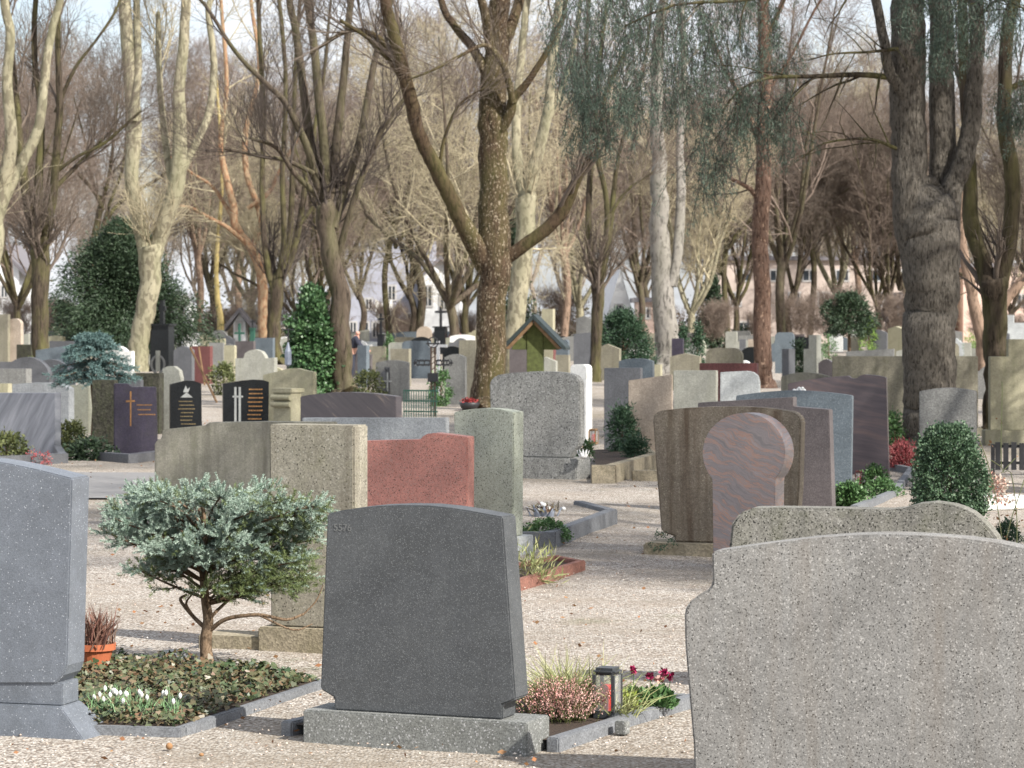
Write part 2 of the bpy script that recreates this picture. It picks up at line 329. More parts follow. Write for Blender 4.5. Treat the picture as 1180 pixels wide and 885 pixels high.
# ------------------------------------------------------------------ ground
def ground_mat():
    m, t, b = newmat('beige_gravel'); v = mapping(t)
    def peb(scale):
        vo = N_(t, "ShaderNodeTexVoronoi"); vo.inputs['Scale'].default_value = scale
        t.links.new(mix(t, .012, v, noise(t, 30, v, 2), 'ADD'), vo.inputs['Vector'])
        s = t.nodes.new("ShaderNodeSeparateColor"); t.links.new(vo.outputs['Color'], s.inputs[0]); return vo, s
    vo, s = peb(72)
    c = ramp(t, s.outputs[0], [(0, (.12, .10, .085)), (.12, (.25, .215, .18)), (.3, (.37, .335, .29)), (.55, (.465, .43, .38)), (.75, (.56, .53, .48)), (.9, (.43, .365, .305)), (1, (.68, .65, .6))])
    c = mix(t, ramp(t, vo.outputs['Distance'], [(.45, (0, 0, 0)), (.75, (1, 1, 1))]), c, (.16, .13, .105))
    n1 = noise(t, 1.3, v, 6, .7); c = mix(t, mul(t, fr(t, n1, .46, .7), .6), c, (.27, .22, .17)); n5 = noise(t, 1.0, mapping(t, (.35, 2.2, 1), (0, 0, .25)), 6, .7, .5); c = mix(t, mul(t, fr(t, n5, .5, .68), .55), c, (.23, .195, .155))
    n2 = noise(t, .16, v, 5, .6); c = mix(t, mul(t, fr(t, n2, .5, .66), .6), c, (.17, .145, .10))
    n4 = noise(t, .5, v, 6, .75); c = mix(t, mul(t, fr(t, n4, .6, .72), .5), c, (.11, .12, .05))
    n3 = noise(t, 14, v, 4, .7); c = mix(t, mul(t, fr(t, n3, .62, .75), .5), c, (.16, .12, .085))
    t.links.new(c, b.inputs['Base Color']); b.inputs['Roughness'].default_value = .95; b.inputs['Specular IOR Level'].default_value = .2
    inv = N_(t, "ShaderNodeMath", operation='SUBTRACT'); inv.inputs[0].default_value = 1; t.links.new(vo.outputs['Distance'], inv.inputs[1])
    bump(t, mix(t, .35, inv.outputs[0], n3), .8, .012, b)
    return m
GM = ground_mat()
rng = np.random.default_rng(7); R = random.Random(5)
# undulating near sheet joined to a far flat one: one mesh
def gz(x, y): return 0.0
xs = np.r_[-700, -300, -120, -50, np.linspace(-14, 14, 57), 50, 120, 300, 700]
ys = np.r_[-300, -80, -20, 0, np.linspace(4, 60, 113), 75, 100, 140, 200, 300, 450, 900]
gx, gy = np.meshgrid(xs, ys); zz = np.where((np.abs(gx) < 13) & (gy > 5) & (gy < 58), 0.012 * np.sin(gx * 1.7 + np.sin(gy * 1.1) * 2) * np.sin(gy * 1.3 + gx * .6) - .006, -.006)
V = np.stack([gx, gy, zz], -1).reshape(-1, 3); nx = len(xs); ii = np.arange(len(V)).reshape(len(ys), nx)
Q = np.stack([ii[:-1, :-1], ii[:-1, 1:], ii[1:, 1:], ii[1:, :-1]], -1).reshape(-1, 4)
tag(link('gravel_ground', npmesh('gravel_ground', V, Q, True), GM), kind='structure')
pm = plain('worn_asphalt', (.19, .185, .18), .9, .15, 8, bmp=.3)
def sheet(name, pts, z, mat, **k):
    mb = MB(); mb.add([(p[0], p[1], z) for p in pts], [tuple(range(len(pts)))]); return tag(mb.build(name, mat), kind='structure', **k)
sheet('path', [(-20, 27.0), (-3.3, 25.9), (-1.2, 28.6), (-3.2, 30.2), (-20, 31.5)], .012, pm)

# leaf litter, real little curled leaves lying on the gravel
LL = leaf_mat('dry_leaves', [(.28, .12, .05), (.2, .09, .04), (.34, .2, .09), (.14, .08, .04)], .85)
n = 2400; ly = 8.5 + rng.random(n) ** 1.4 * 40; P = np.stack([rng.uniform(-.24, .24, n) * ly, ly, np.full(n, .014)], 1)
V, Q = leaf_quads(P, rng.uniform(.012, .034, n), rng, .65, dirs=np.concatenate([rng.normal(size=(n, 2)), np.full((n, 1), .1)], 1), spread=.25)
tag(link('leaf_litter', npmesh('leaf_litter', V, Q), LL), 'dry brown leaves and bits scattered over the gravel', 'leaf litter', kind='stuff')
# loose stones on the near gravel
n = 5200; gP = np.stack([rng.uniform(-3.2, 3.2, n), 9.3 + rng.random(n) ** 1.3 * 13, np.full(n, .004)], 1); gr = rng.uniform(.003, .0075, n)
oct_ = np.array([(1, 0, 0), (0, 1, 0), (-1, 0, 0), (0, -1, 0), (0, 0, .7), (0, 0, -.4)]); of = np.array([(0, 1, 4), (1, 2, 4), (2, 3, 4), (3, 0, 4), (1, 0, 5), (2, 1, 5), (3, 2, 5), (0, 3, 5)])
V = gP[:, None, :] + oct_[None] * gr[:, None, None] * rng.uniform(.7, 1.4, (n, 6, 1)); Q = of[None] + np.arange(n)[:, None, None] * 6
PBM = leaf_mat('pebble_stone', [(.62, .55, .47), (.45, .38, .31), (.7, .66, .6), (.3, .24, .2), (.52, .4, .33)], .9)
tag(link('loose_pebbles', npmesh('loose_pebbles', V.reshape(-1, 3), Q.reshape(-1, 3)), PBM), 'loose beige and grey pebbles on the near gravel', 'gravel', kind='stuff')
# weeds
def sprouts(c, n, h, mat, name, parent=None, lean=.5, wdt=.004, rad=.04):
    """thin bent blades from a clump centre; returns the object"""
    L = []; c = np.array(c)
    P0 = c + np.concatenate([rng.normal(size=(n, 2)) * rad, np.zeros((n, 1))], 1)
    dr = np.concatenate([rng.normal(size=(n, 2)) * lean, np.ones((n, 1))], 1); dr = nrm(dr)
    hh = h * rng.uniform(.5, 1.1, (n, 1)); side = nrm(np.cross(dr, rng.normal(size=(n, 3)))) * wdt
    p1 = P0 + dr * hh * .55; d2 = dr * [1, 1, .55] + np.concatenate([dr[:, :2] * .5, np.zeros((n, 1))], 1); p2 = p1 + nrm(d2) * hh * .45
    V = np.stack([P0 - side, P0 + side, p1 + side * .8, p1 - side * .8, p2 + side * .15, p2 - side * .15], 1).reshape(-1, 3)
    b_ = np.arange(n)[:, None] * 6
    Q = np.concatenate([b_ + [0, 1, 2, 3], b_ + [3, 2, 4, 5]], 0)
    return link(name, npmesh(name, V, Q), mat, parent)
GRASS = leaf_mat('grass_blades', [(.16, .2, .06), (.28, .3, .12), (.38, .36, .2)], .6)

# ------------------------------------------------------------------ stones
def arch_pts(x0, x1, ys, rise, n=14):
    return [(x0 + (x1 - x0) * i / n, ys - rise * math.sin(math.pi * i / n) ** .9) for i in range(n + 1)]
def rnd(x0, x1, yt, yb, r, n=5):
    o = [(x0, yb)]
    o += [(x0 + r - r * math.cos(a), yt + r - r * math.sin(a)) for a in [math.pi / 2 * i / n for i in range(n + 1)]]
    o += [(x1 - r + r * math.sin(a), yt + r - r * math.cos(a)) for a in [math.pi / 2 * i / n for i in range(n + 1)]]
    return o + [(x1, yb)]
def shape(kind, x0, x1, yt, yb, k=None):
    if kind == 'rect': return [(x0, yb), (x0, yt), (x1, yt), (x1, yb)]
    if kind == 'arch': k = k or (x1 - x0) * .08; return [(x0, yb)] + arch_pts(x0, x1, yt + k, k) + [(x1, yb)]
    if kind == 'dome': k = (x1 - x0) * .45; return [(x0, yb)] + [(x0 + (x1 - x0) * (.5 - .5 * math.cos(math.pi * i / 16)), yt + k - k * math.sin(math.pi * i / 16)) for i in range(17)] + [(x1, yb)]
    if kind == 'round': return rnd(x0, x1, yt, yb, k or (x1 - x0) * .14)
    if kind == 'gable': k = k or (x1 - x0) * .2; return [(x0, yb), (x0, yt + k), ((x0 + x1) / 2, yt), (x1, yt + k), (x1, yb)]
    if kind == 'slant': k = k or (x1 - x0) * .15; return [(x0, yb), (x0, yt + k), (x1, yt), (x1, yb)]
    if kind == 'step': k = k or (yb - yt) * .08; xm = x0 + (x1 - x0) * .4; return [(x0, yb), (x0, yt + k), (xm, yt + k), (xm, yt), (x1, yt), (x1, yb)]
    if kind == 'shoulder':
        w_ = x1 - x0; k = w_ * .18; a = x0 + w_ * .2; c = x1 - w_ * .2
        return [(x0, yb), (x0, yt + k)] + arch_pts(a, c, yt + k, k, 10) + [(x1, yt + k), (x1, yb)]
STONES = []
def stone(label, out, yb, mat, yaw=20, thick=.14, plinth=None, group=None, name='headstone', bevel=.006, cat='headstone', back=0, extra=None, slabname='slab', kerbmat=None):
    """out: outline in photo pixels on the front face; plinth=(height, side overhang, depth, front overhang)"""
    xs_ = [p[0] for p in out]; xc = (min(xs_) + max(xs_)) / 2
    d0 = D(yb) + back; X0 = (xc - CX) / F * d0; ya = math.radians(yaw); c, s = math.cos(ya), math.sin(ya)
    loc = []
    h = plinth[0] if plinth else 0.0
    for px, py in out:
        k = (px - CX) / F; t_ = (k * d0 - X0) / (c + k * s); z = EYE + (HOR - py) / F * (d0 - t_ * s)
        if py >= yb - .01: z = h - .03 if not plinth else h
        loc.append((t_, z))
    x0 = min(p[0] for p in loc); x1 = max(p[0] for p in loc)
    mb = MB().prism(loc, 0, thick)
    STONES.append((xc, d0, label))
    if plinth or extra:
        root = empty(name, (X0, d0, 0), -ya); tag(root, label, cat, group)
        sl = mb.build(slabname, mat, root, bevel=bevel)
        if plinth:
            ov, dep, fo = plinth[1], plinth[2], plinth[3] if len(plinth) > 3 else .03
            bb = [p[0] for p in loc if abs(p[1] - h) < .012] or [x0, x1]
            MB().box(min(bb) - ov, max(bb) + ov, -fo, -fo + dep, -.05, h - .001).build('base', plinth[4] if len(plinth) > 4 else mat, root, bevel=bevel)
        if extra: extra(root, loc)
        return root
    o = mb.build(name, mat, None, (X0, d0, 0), bevel=bevel); o.rotation_euler = (0, 0, -ya)
    return tag(o, label, cat, group)

# -- foreground
def a_base(root, loc):
    # stepped foot: narrow plinth and a flared base
    zf = lambda y: EYE + (HOR - y) / F * D(843)
    b = max(p[0] for p in loc) - .045; a = min(p[0] for p in loc) + .045
    MB().box(a, b, 0.008, .16, zf(808), sorted(p[1] for p in loc)[1] + .004).build('plinth', M['granite_light_blue'], root, bevel=.004)
    mb = MB(); z1 = zf(808) - .001
    mb.add([(a - .13, -.03, -.03), (b + .13, -.03, -.03), (b + .13, .27, -.03), (a - .13, .27, -.03), (a, -.012, z1), (b, -.012, z1), (b, .18, z1), (a, .18, z1)],
           [(0, 3, 2, 1), (4, 5, 6, 7), (0, 1, 5, 4), (1, 2, 6, 5), (2, 3, 7, 6), (3, 0, 4, 7)])
    mb.build('base', M['granite_light_blue'], root, bevel=.004)
outA = [(-190, 788), (-202, 767), (-208, 556)] + [(-208 + 291 * i / 16, 551 - 24 * math.sin(math.pi * i / 16)) for i in range(17)] + [(77, 767), (73, 778), (64, 788)]
stone('blue grey speckled granite headstone with arched top at the left foreground edge', outA, 843, M['granite_light_blue'], 16, .17, extra=a_base)
def c_extra(root, loc):
    cu = bpy.data.curves.new('t', 'FONT'); cu.body = '5576'; cu.size = .04; cu.extrude = .0004; cu.align_x = 'CENTER'
    to = bpy.data.objects.new('t', cu); COL.objects.link(to); bpy.context.view_layer.update()
    me = bpy.data.meshes.new_from_object(to.evaluated_get(bpy.context.evaluated_depsgraph_get())); bpy.data.objects.remove(to)
    o = link('engraved_number', me, plain('engraved_number_grey', (.15, .156, .154), .8, .2), root); x0 = min(p[0] for p in loc)
    o.location = (x0 + .1, -.002, .835); o.rotation_euler = (math.radians(90), 0, 0)
outC = [(385, 858), (385, 804), (369, 794), (377, 592), (394, 588), (411, 585.5), (435, 583), (462, 582), (493, 582.5), (518, 585), (541, 588.5), (579, 595.5), (594, 806), (579, 812), (579, 858)]
stone('dark grey granite headstone with tapering sides on a light base, centre foreground', outC, 858, M['granite_dark'], 22, .14, (.118, .12, .24, .04, M['granite_grey']), extra=c_extra)
outE = [(800, 915), (799, 860), (793, 790), (789, 740), (788.5, 709), (790, 700), (796, 692), (807, 684), (816, 679), (821, 672), (820, 636), (850, 631.5), (889, 626), (935, 620.5), (979, 617), (1010, 616), (1038, 616), (1075, 618), (1113, 621), (1150, 626), (1190, 634), (1222, 642), (1224, 678), (1236, 688), (1250, 700), (1256, 712), (1254, 790), (1246, 915)]
stone('large exposed aggregate concrete headstone with notched shoulder filling the lower right corner', outE, 915, M['terrazzo'], 17, .16, bevel=.008)
outF = [(840, 800), (840, 630), (843, 604), (852, 591), (867, 585.5), (897, 585), (964, 586), (1023.6, 587.4), (1042, 585.5), (1057, 581), (1076, 579), (1098, 582), (1110, 586), (1120, 591), (1130, 599), (1139, 608), (1147, 618), (1153, 630), (1157, 645), (1160, 800)]
stone('weathered concrete headstone with a wave shaped top directly behind the large aggregate stone', outF, 800, M['concrete_old'], 17, .16, bevel=.012)
circ = [(857 + 47.5 * math.cos(a), 522 - 46 * math.sin(a)) for a in [math.radians(220 - i * (260 / 30)) for i in range(31)]]
outG = [(822, 655)] + circ + [(893, 655)]
outG[1:1] = [(821, 562)]; outG.insert(-1, (893, 562))
stone('keyhole shaped headstone of salmon veined gneiss with a round head', outG, 655, M['gneiss'], 27, .17, bevel=.004)
outH = [(777, 640), (777, 618), (762, 613), (756, 540), (752, 482), (755, 476), (762, 473), (785, 470.6), (815, 469), (852, 468.5), (880, 470), (897, 472), (912, 474.5), (919, 478), (923, 485), (921, 560), (917, 613), (903, 618), (903, 640)]
stone('mossy brown stained headstone widening upwards behind the keyhole stone', outH, 640, M['mossy_brown'], 18, .16, (.085, .2, .4, .12, M['plinth_tan']), bevel=.012)
stone('dark brown grey stepped headstone behind the mossy brown stone', [(806, 590), (804, 464), (913.5, 457.5), (913.5, 468.5), (955, 472), (959, 590)], 590, M['brown_grey'], 22, .13)
stone('blue grey granite headstone with a low arched top, white flowers on it', [(848, 565)] + arch_pts(848, 982, 456, 6) + [(980, 565)], 565, M['blue_grey'], 20, .07)
def notch_out():
    o = [(906, 545), (908, 442), (928, 438), (949, 435)]; o += [(984 - 6 * math.cos(a), 433 + 3.2 * math.sin(a)) for a in [math.pi * i / 6 for i in range(7)]]
    return o + [(996, 431.5), (1010, 432.5), (1021, 435), (1024, 545)]
stone('wide brown purple gneiss headstone with a small round notch in its top edge', notch_out(), 545, M['brown_purple'], 16, .10)
stone('low arched mossy stone peeping out behind the brown purple gneiss stone', shape('arch', 900, 955, 429, 500, 5), 500, M['limestone_moss'], 18, .14)
stone('wide stained beige wall stone standing behind the massive grey trunk', shape('rect', 959, 1127, 410.5, 502), 502, M['wall_beige'], 6, .2, (.12, .06, .4, .1))
stone('grey headstone with gently arched top behind the clipped box bush', shape('arch', 1059, 1124, 447, 560, 4), 560, M['grey'], 18, .12, bevel=.008)
stone('tall stepped cream limestone monument on a plinth at the right edge', [(1141, 512), (1141, 411), (1162, 411), (1162, 391), (1225, 391), (1225, 411), (1246, 411), (1246, 512)], 512, M['cream'], 3, .22, (.19, .08, .4, .1))

# -- centre
outQ = [(570, 551), (570, 519), (566, 514), (564, 442), (567, 436), (574, 432), (590, 429.5), (616, 428), (640, 428.5), (654, 430), (663, 433), (668, 440), (668.5, 505), (667, 513), (662, 519), (657, 551)]
def q_extra(root, loc): pass
stone('rounded speckled grey headstone on a stepped base left of the white slab', outQ, 551, M['grey_rough'], 22, .15, (.22, .10, .42, .07), bevel=.012)
stone('bright white upright marble slab right of the rounded grey headstone', shape('round', 657, 676, 420, 512, 5), 512, M['white'], 30, .16)
stone('slate grey rectangular headstone behind the small dark fir bush', shape('rect', 696, 738, 424, 522), 522, M['slate'], 20, .10)
stone('blue grey arched headstone just behind the slate grey rectangular one', shape('arch', 713, 752, 413, 490), 490, M['blue_grey'], 18, .12)
stone('pinkish beige headstone with a slanting dark capped top', shape('slant', 724, 774, 431.5, 531, 7), 531, M['beige_pink'], 20, .05)
stone('pale grey square stone joined edge to edge beside the pinkish beige one', shape('rect', 776, 825, 427, 524), 524, M['pale_grey'], 16, .13)
stone('whitish headstone with one rounded shoulder beside the pale grey square stone', [(829, 515), (830, 429), (860, 427.5), (868, 429), (873, 433), (875, 440), (876, 515)], 515, M['whitish'], 14, .10)
stone('long flat topped red brown slab behind the whitish headstone', shape('rect', 806, 872, 418.5, 500), 500, M['redbrown'], 16, .16)
stone('beige headstone with rounded corners behind the red brown slab', shape('round', 813, 855, 401, 470, 10), 470, M['wall_beige'], 18, .14)
stone('pale green granite stele with an arched top beside the red granite stone', [(523, 638), (523, 477)] + arch_pts(523, 592, 475, 4.5) + [(591, 638)], 638, M['green_granite'], 27, .16, (.13, .04, .3, .05, M['whitish']), bevel=.006)
stone('red granite headstone with a stepped top behind the dark grey one', [(400, 645), (400, 509), (423, 508), (484, 506.5), (487, 503), (492, 500), (500, 499), (538.6, 503.5), (538, 645)], 645, M['red_granite'], 20, .14)
stone('long light grey granite slab behind the red granite headstone', shape('rect', 348, 514, 481.5, 596), 596, M['light_grey'], 20, .08)
stone('low dark brown headstone with diagonal veins and shallow arched top', [(346, 560), (346, 457), (356, 455), (380, 452.5), (404, 452), (430, 453.5), (456, 457), (457, 560)], 560, M['brown_diag'], 22, .15)
def y1x(root, loc): MB().box(-.62, -.235, -.03, .22, -.02, .07).build('ledge', M['plinth_tan'], root, bevel=.006)
stone('tall mossy rough limestone stele half hidden behind the dark grey headstone', [(312, 752), (310, 489), (350, 489.5), (408, 490.5), (408, 752)], 752, M['limestone_rough'], 20, .18, (.125, .05, .35, .05, M['plinth_tan']), bevel=.008, extra=y1x)
def y2x(root, loc):
    x1 = max(p[0] for p in loc)
stone('broad mossy beige limestone family stone with stepped left wing behind the blue spruce', [(178, 610), (178, 512), (180, 508), (186, 505), (187, 495), (238, 490), (239, 487), (300, 486), (382, 486.5), (382, 610)], 610, M['limestone_moss'], 12, .18, bevel=.008)

# -- left
def pxpart(root, loc0, name, polys, mat, yb, yaw, xc, y=-.004, t=.004):
    d0 = D(yb); X0 = (xc - CX) / F * d0; ya = math.radians(yaw); c, s = math.cos(ya), math.sin(ya); mb = MB()
    for out in polys:
        l = []
        for px, py in out:
            k = (px - CX) / F; t_ = (k * d0 - X0) / (c + k * s); l.append((t_, EYE + (HOR - py) / F * (d0 - t_ * s)))
        mb.prism(l, y, y + t)
    return mb.build(name, mat, root)
def text_rows(root, loc, polys, mat, yb, yaw, xc):
    rows = {}
    for p in polys: rows.setdefault(round(p[1][1]), []).append(p)
    for k in rows: pxpart(root, loc, 'inscription_row', rows[k], mat, yb, yaw, xc)
def lines(x0, x1, y0, y1, n, h=1.2, seed=1, slope=0):
    r = random.Random(seed); out = []
    for i in range(n):
        y = y0 + (y1 - y0) * i / max(1, n - 1); x = x0 + r.random() * (x1 - x0) * .2; e = x1 - r.random() * (x1 - x0) * .25
        while x < e:
            w_ = r.uniform(.8, 2.4); out.append([(x, y + h + slope * (x - x0)), (x, y + slope * (x - x0)), (x + w_, y + slope * (x - x0)), (x + w_, y + h + slope * (x - x0))]); x += w_ + .5
    return out
stone('veined blue grey marble headstone at the left edge, second row', shape('rect', -42, 63, 453, 523), 523, M['marble_grey'], 14, .2)
stone('blue grey stone with a clipped top behind the veined marble headstone', [(14, 503), (14, 443), (38, 441), (62, 441), (73, 444), (79, 448), (79, 503)], 503, M['light_grey'], 22, .16)
stone('pale greenish limestone headstone under the small blue fir', shape('rect', 79, 102, 444, 499), 499, M['pale_green'], 18, .2)
stone('dark grey stone with a pale side at the far left behind the marble one', shape('rect', -30, 30, 425, 470), 470, M['grey'], 20, .22)
stone('tiny cream stone end at the left edge of the picture', shape('rect', -25, 9, 442, 480), 480, M['cream'], 18, .16)
stone('dark rough stele with a greenish brown surface beside the purple stone with gold cross', shape('rect', 106, 131, 438, 518), 518, M['greenbrown'], 8, .2)
stone('grey arched stone whose top shows behind the purple stone with gold cross', shape('arch', 128, 162, 434, 507, 4), 507, M['slate'], 10, .14)
xc7 = (131 + 181) / 2
def l7(root, loc):
    pxpart(root, loc, 'gold_cross', [[(149.2, 491), (149.2, 451), (151, 451), (150.8, 491)], [(144.5, 463.5), (144.5, 461.5), (155, 461), (155, 463)]], M['gold'], 527, -6, xc7)
    text_rows(root, loc, lines(156, 177, 466, 477, 3, 1.3, 3), M['gold'], 527, -6, xc7)
stone('purple dark headstone with a gold cross and gold lettering', [(131, 527), (131, 442), (147, 442), (151, 446), (180, 446), (182, 527)], 527, M['purple'], -6, .16, extra=l7, bevel=.01)
stone('mossy grey green stone behind the purple headstone', shape('rect', 153, 183, 430, 500), 500, M['greenbrown'], 15, .2)
stone('grey stone with a pale rounded rim left of the black emblem stone', [(187, 498), (187, 425), (193, 422), (200, 422), (206, 427), (208, 436), (208, 498)], 498, M['pale_grey'], 20, .12)
x10 = (197 + 232) / 2
def l10(root, loc):
    pxpart(root, loc, 'pale_emblem', [[(208, 458), (215, 452), (222, 458)], [(211, 452), (214, 444), (216, 449), (219, 446), (217, 452)]], M['silver'], 508, -12, x10)
    text_rows(root, loc, lines(205, 226, 462, 488, 7, 1, 8), plain('dull_gold_lettering', (.2, .15, .07), .6), 508, -12, x10)
stone('polished black headstone with arched top and a pale bird shaped emblem', [(196, 508), (196, 443), (204, 441), (214, 438.5), (224, 439), (232, 442), (233, 508)], 508, M['black'], -12, .14, extra=l10)
x11 = (257 + 310) / 2
def l11(root, loc):
    pxpart(root, loc, 'double_stripe', [[(270, 500), (270, 446), (272.5, 446), (272.5, 500)], [(275, 500), (275, 446), (277.5, 446), (277.5, 500)], [(268, 458), (268, 456), (280, 456), (280, 458)]], M['silver'], 508, -10, x11)
    text_rows(root, loc, lines(285, 304, 448, 482, 8, 1.4, 12), M['gold'], 508, -10, x11)
stone('polished black headstone with two pale vertical stripes and gold lettering', [(257, 508), (257, 442), (265, 441), (280, 438.5), (292, 437.5), (303, 438), (310, 440), (309, 508)], 508, M['black'], -10, .16, extra=l11)
def l12(root, loc):
    pass
stone('cream sandstone headstone with a shallow pointed top', [(303, 505), (303, 432), (320, 428), (333, 424.5), (342, 424.5), (352, 427), (361, 429), (362, 505)], 505, M['cream'], 16, .14)
def l13(root, loc):
    x0 = min(p[0] for p in loc); x1 = max(p[0] for p in loc); zt = max(p[1] for p in loc)
    for k in (0, 1): MB().tube([(x0 - .01, -.03, zt - .06 - .09 * k), (x1 + .01, -.03, zt - .06 - .09 * k)], .035, 10).build('roll', M['cream'], root)
    MB().box(x0 - .02, x1 + .02, -.02, .3, zt - .002, zt + .06).build('cap', M['cream'], root, bevel=.01)
stone('small cream stele with two rolls across its face', shape('rect', 315, 335, 453, 515), 515, M['cream'], 30, .25, extra=l13)
stone('grey headstone with a raised domed centre left of the ivy covered evergreen', [(271, 470), (271, 413), (280, 413), (282, 407), (287, 404), (294, 402.5), (301, 405), (304, 409), (306, 413), (316, 412), (316, 470)], 470, M['pale_grey'], 18, .16)
# ------------------------------------------------------------------ smaller and farther monuments
def S(label, kind, x0, x1, yt, yb, mat, k=None, yaw=None, thick=.15, **kw):
    return stone(label, shape(kind, x0, x1, yt, yb, k), yb, M[mat], R.uniform(12, 24) if yaw is None else yaw, thick, bevel=kw.pop('bevel', 0), **kw)
S('brown grey pillar with a flat cap at the left edge beside the pale arched stone', 'rect', -12, 9, 362, 432, 'wall_beige', cat='gravestone')
S('pale sunlit arched stone just right of the brown grey pillar at the left edge', 'dome', 9, 24, 367, 432, 'beige_pink')
S('dark moss green square headstone left of the dark fissured trunk', 'rect', 19, 36, 397, 436, 'greenbrown')
S('dark slate headstone with a pale side right of the dark fissured trunk', 'rect', 57, 84, 393, 436, 'slate')
S('dark arched headstone behind the two leaning poles', 'arch', 200, 221, 399, 446, 'slate', 5)
S('red brown square headstone behind the two leaning poles', 'rect', 221, 242, 399, 442, 'redbrown')
S('grey green headstone with a pale side right of the leaning poles', 'rect', 241, 257, 395, 436, 'grey')
S('yellowish mossy stone between the leaning poles and the domed grey stone', 'round', 258, 270, 398, 446, 'cream')
S('brown headstone under the green cross near the white gable shrine', 'rect', 271, 292, 393, 430, 'brown_grey')
S('dark blue narrow stele beside the bending visitor', 'rect', 412, 422, 398, 446, 'blue_grey', yaw=30)
S('wide beige stone right of the dark blue narrow stele', 'rect', 424, 444, 399, 432, 'wall_beige')
S('beige stepped headstone right of the small pointed conifer', 'rect', 450, 471, 402, 445, 'wall_beige')
def lpan(root, loc):
    x0 = min(p[0] for p in loc); x1 = max(p[0] for p in loc); zt = max(p[1] for p in loc)
    MB().prism([(x0 + .12, .1), (x0 + .12, zt - .25), (x0 + .3, zt - .14), (x1 - .5, zt - .14), (x1 - .38, zt - .25), (x1 - .38, .1)], -.006, .001).build('dark_panel', M['slate'], root)
    MB().box(x0 + .24, x0 + .27, -.02, 0, .2, zt - .25).box(x0 + .17, x0 + .34, -.02, 0, zt - .45, zt - .42).build('cross_relief', M['silver'], root)
S('grey headstone with an arched dark panel and pale cross relief', 'arch', 433, 470, 415, 462, 'grey', 3, extra=lpan)
S('peach coloured rounded boulder stone behind the iron cross', 'dome', 480, 497, 376, 408, 'beige_pink')
S('dark arched stone right above the ornate iron cross', 'arch', 474, 496, 388, 420, 'black', 4)
S('pink grey rounded boulder stone left of the speckled tree', 'dome', 517, 531, 382, 408, 'redbrown')
S('black low arched stone behind the white metal cross', 'arch', 510, 532, 399, 430, 'black', 4)
S('grey green headstone with a curved top left of the speckled tree', 'arch', 512, 536, 408, 466, 'grey', 4)
S('tall olive beige headstone touching the speckled tree trunk', 'rect', 529, 548, 392, 458, 'wall_beige')
S('dark blue obelisk shaped stele with faint lettering beside the slim forked tree', 'slant', 661, 681, 383, 440, 'slate', 2)
S('grey tapering obelisk behind the dark blue stele', 'gable', 664, 681, 364, 425, 'grey')
S('little yellow green stone right of the blue grey arched headstone', 'rect', 754, 761, 420, 446, 'cream')
S('dark purple block under the two small columnar conifers', 'rect', 774, 787, 390, 436, 'purple')
S('beige headstone under the two small columnar conifers', 'gable', 772, 806, 407, 450, 'wall_beige', 4)
S('dark pillar headstone with a lit side right of the beige rounded stone', 'rect', 852, 859, 391, 424, 'slate')
S('beige narrow headstone left of the red barked pine', 'rect', 862, 870, 391, 424, 'beige_pink')
S('blue grey round shouldered headstone right of the red barked pine', 'round', 893, 915, 383, 430, 'blue_grey', 5)
S('beige stone panel right of the red barked pine', 'rect', 901, 914, 389, 424, 'beige_pink')
S('dark pillar with a pale lit side right of the red barked pine', 'rect', 901, 909, 402, 444, 'slate', yaw=40, thick=.28)
S('pale grey square pillar with a smaller block on top', 'step', 926, 941, 386, 442, 'pale_grey', 16, yaw=35, thick=.25)
S('brown arched stone beside the pale grey pillar', 'arch', 943, 960, 414, 446, 'brown_grey', 5)
S('white rough rock shaped memorial under the dark pruned yew', 'gable', 956, 971, 379, 405, 'white', 8)
S('white slim upright slab beside the bright green conifer', 'rect', 980, 988, 369, 402, 'white')
S('cream stone pillar with a gabled cap left of the massive grey trunk', 'gable', 1023, 1040, 376, 410, 'cream', 3, yaw=35, thick=.4)
S('red brown pillar touching the massive grey trunk', 'rect', 1041, 1052, 386, 412, 'redbrown')
S('dark grey arched stone behind the bright green conifer', 'arch', 1000, 1022, 380, 408, 'slate', 4)
S('long low dark ledger stone on top of the beige wall line', 'slant', 975, 1030, 402, 440, 'grey', 3)
S('white rectangular slab at the right edge behind the cream monument', 'rect', 1152, 1168, 363, 402, 'whitish')
S('white long slab at the right edge in front of the white rectangular one', 'rect', 1153, 1200, 372, 418, 'whitish')
S('dark blue small headstone between the mossy forked trunk and the cream monument', 'round', 1155, 1163, 384, 424, 'slate', 2)
S('small pale grey headstone right of the massive grey trunk', 'rect', 1111, 1119, 395, 424, 'pale_grey')
S('beige stepped stone cross block behind the roofed wooden cross, upper block', 'rect', 624, 637, 356, 446, 'cream', cat='gravestone')
S('lower pale block standing right of the wooden cross post', 'rect', 640, 655, 409, 448, 'wall_beige', cat='gravestone')
S('red brown narrow stone behind the wooden cross post', 'rect', 627, 638, 399, 446, 'redbrown', cat='gravestone')
S('white domed marker left of the ivy covered evergreen', 'dome', 321, 333, 388, 408, 'white')
S('grey stepped block with pale top near the silver trunks', 'rect', 745, 762, 384, 425, 'wall_beige')

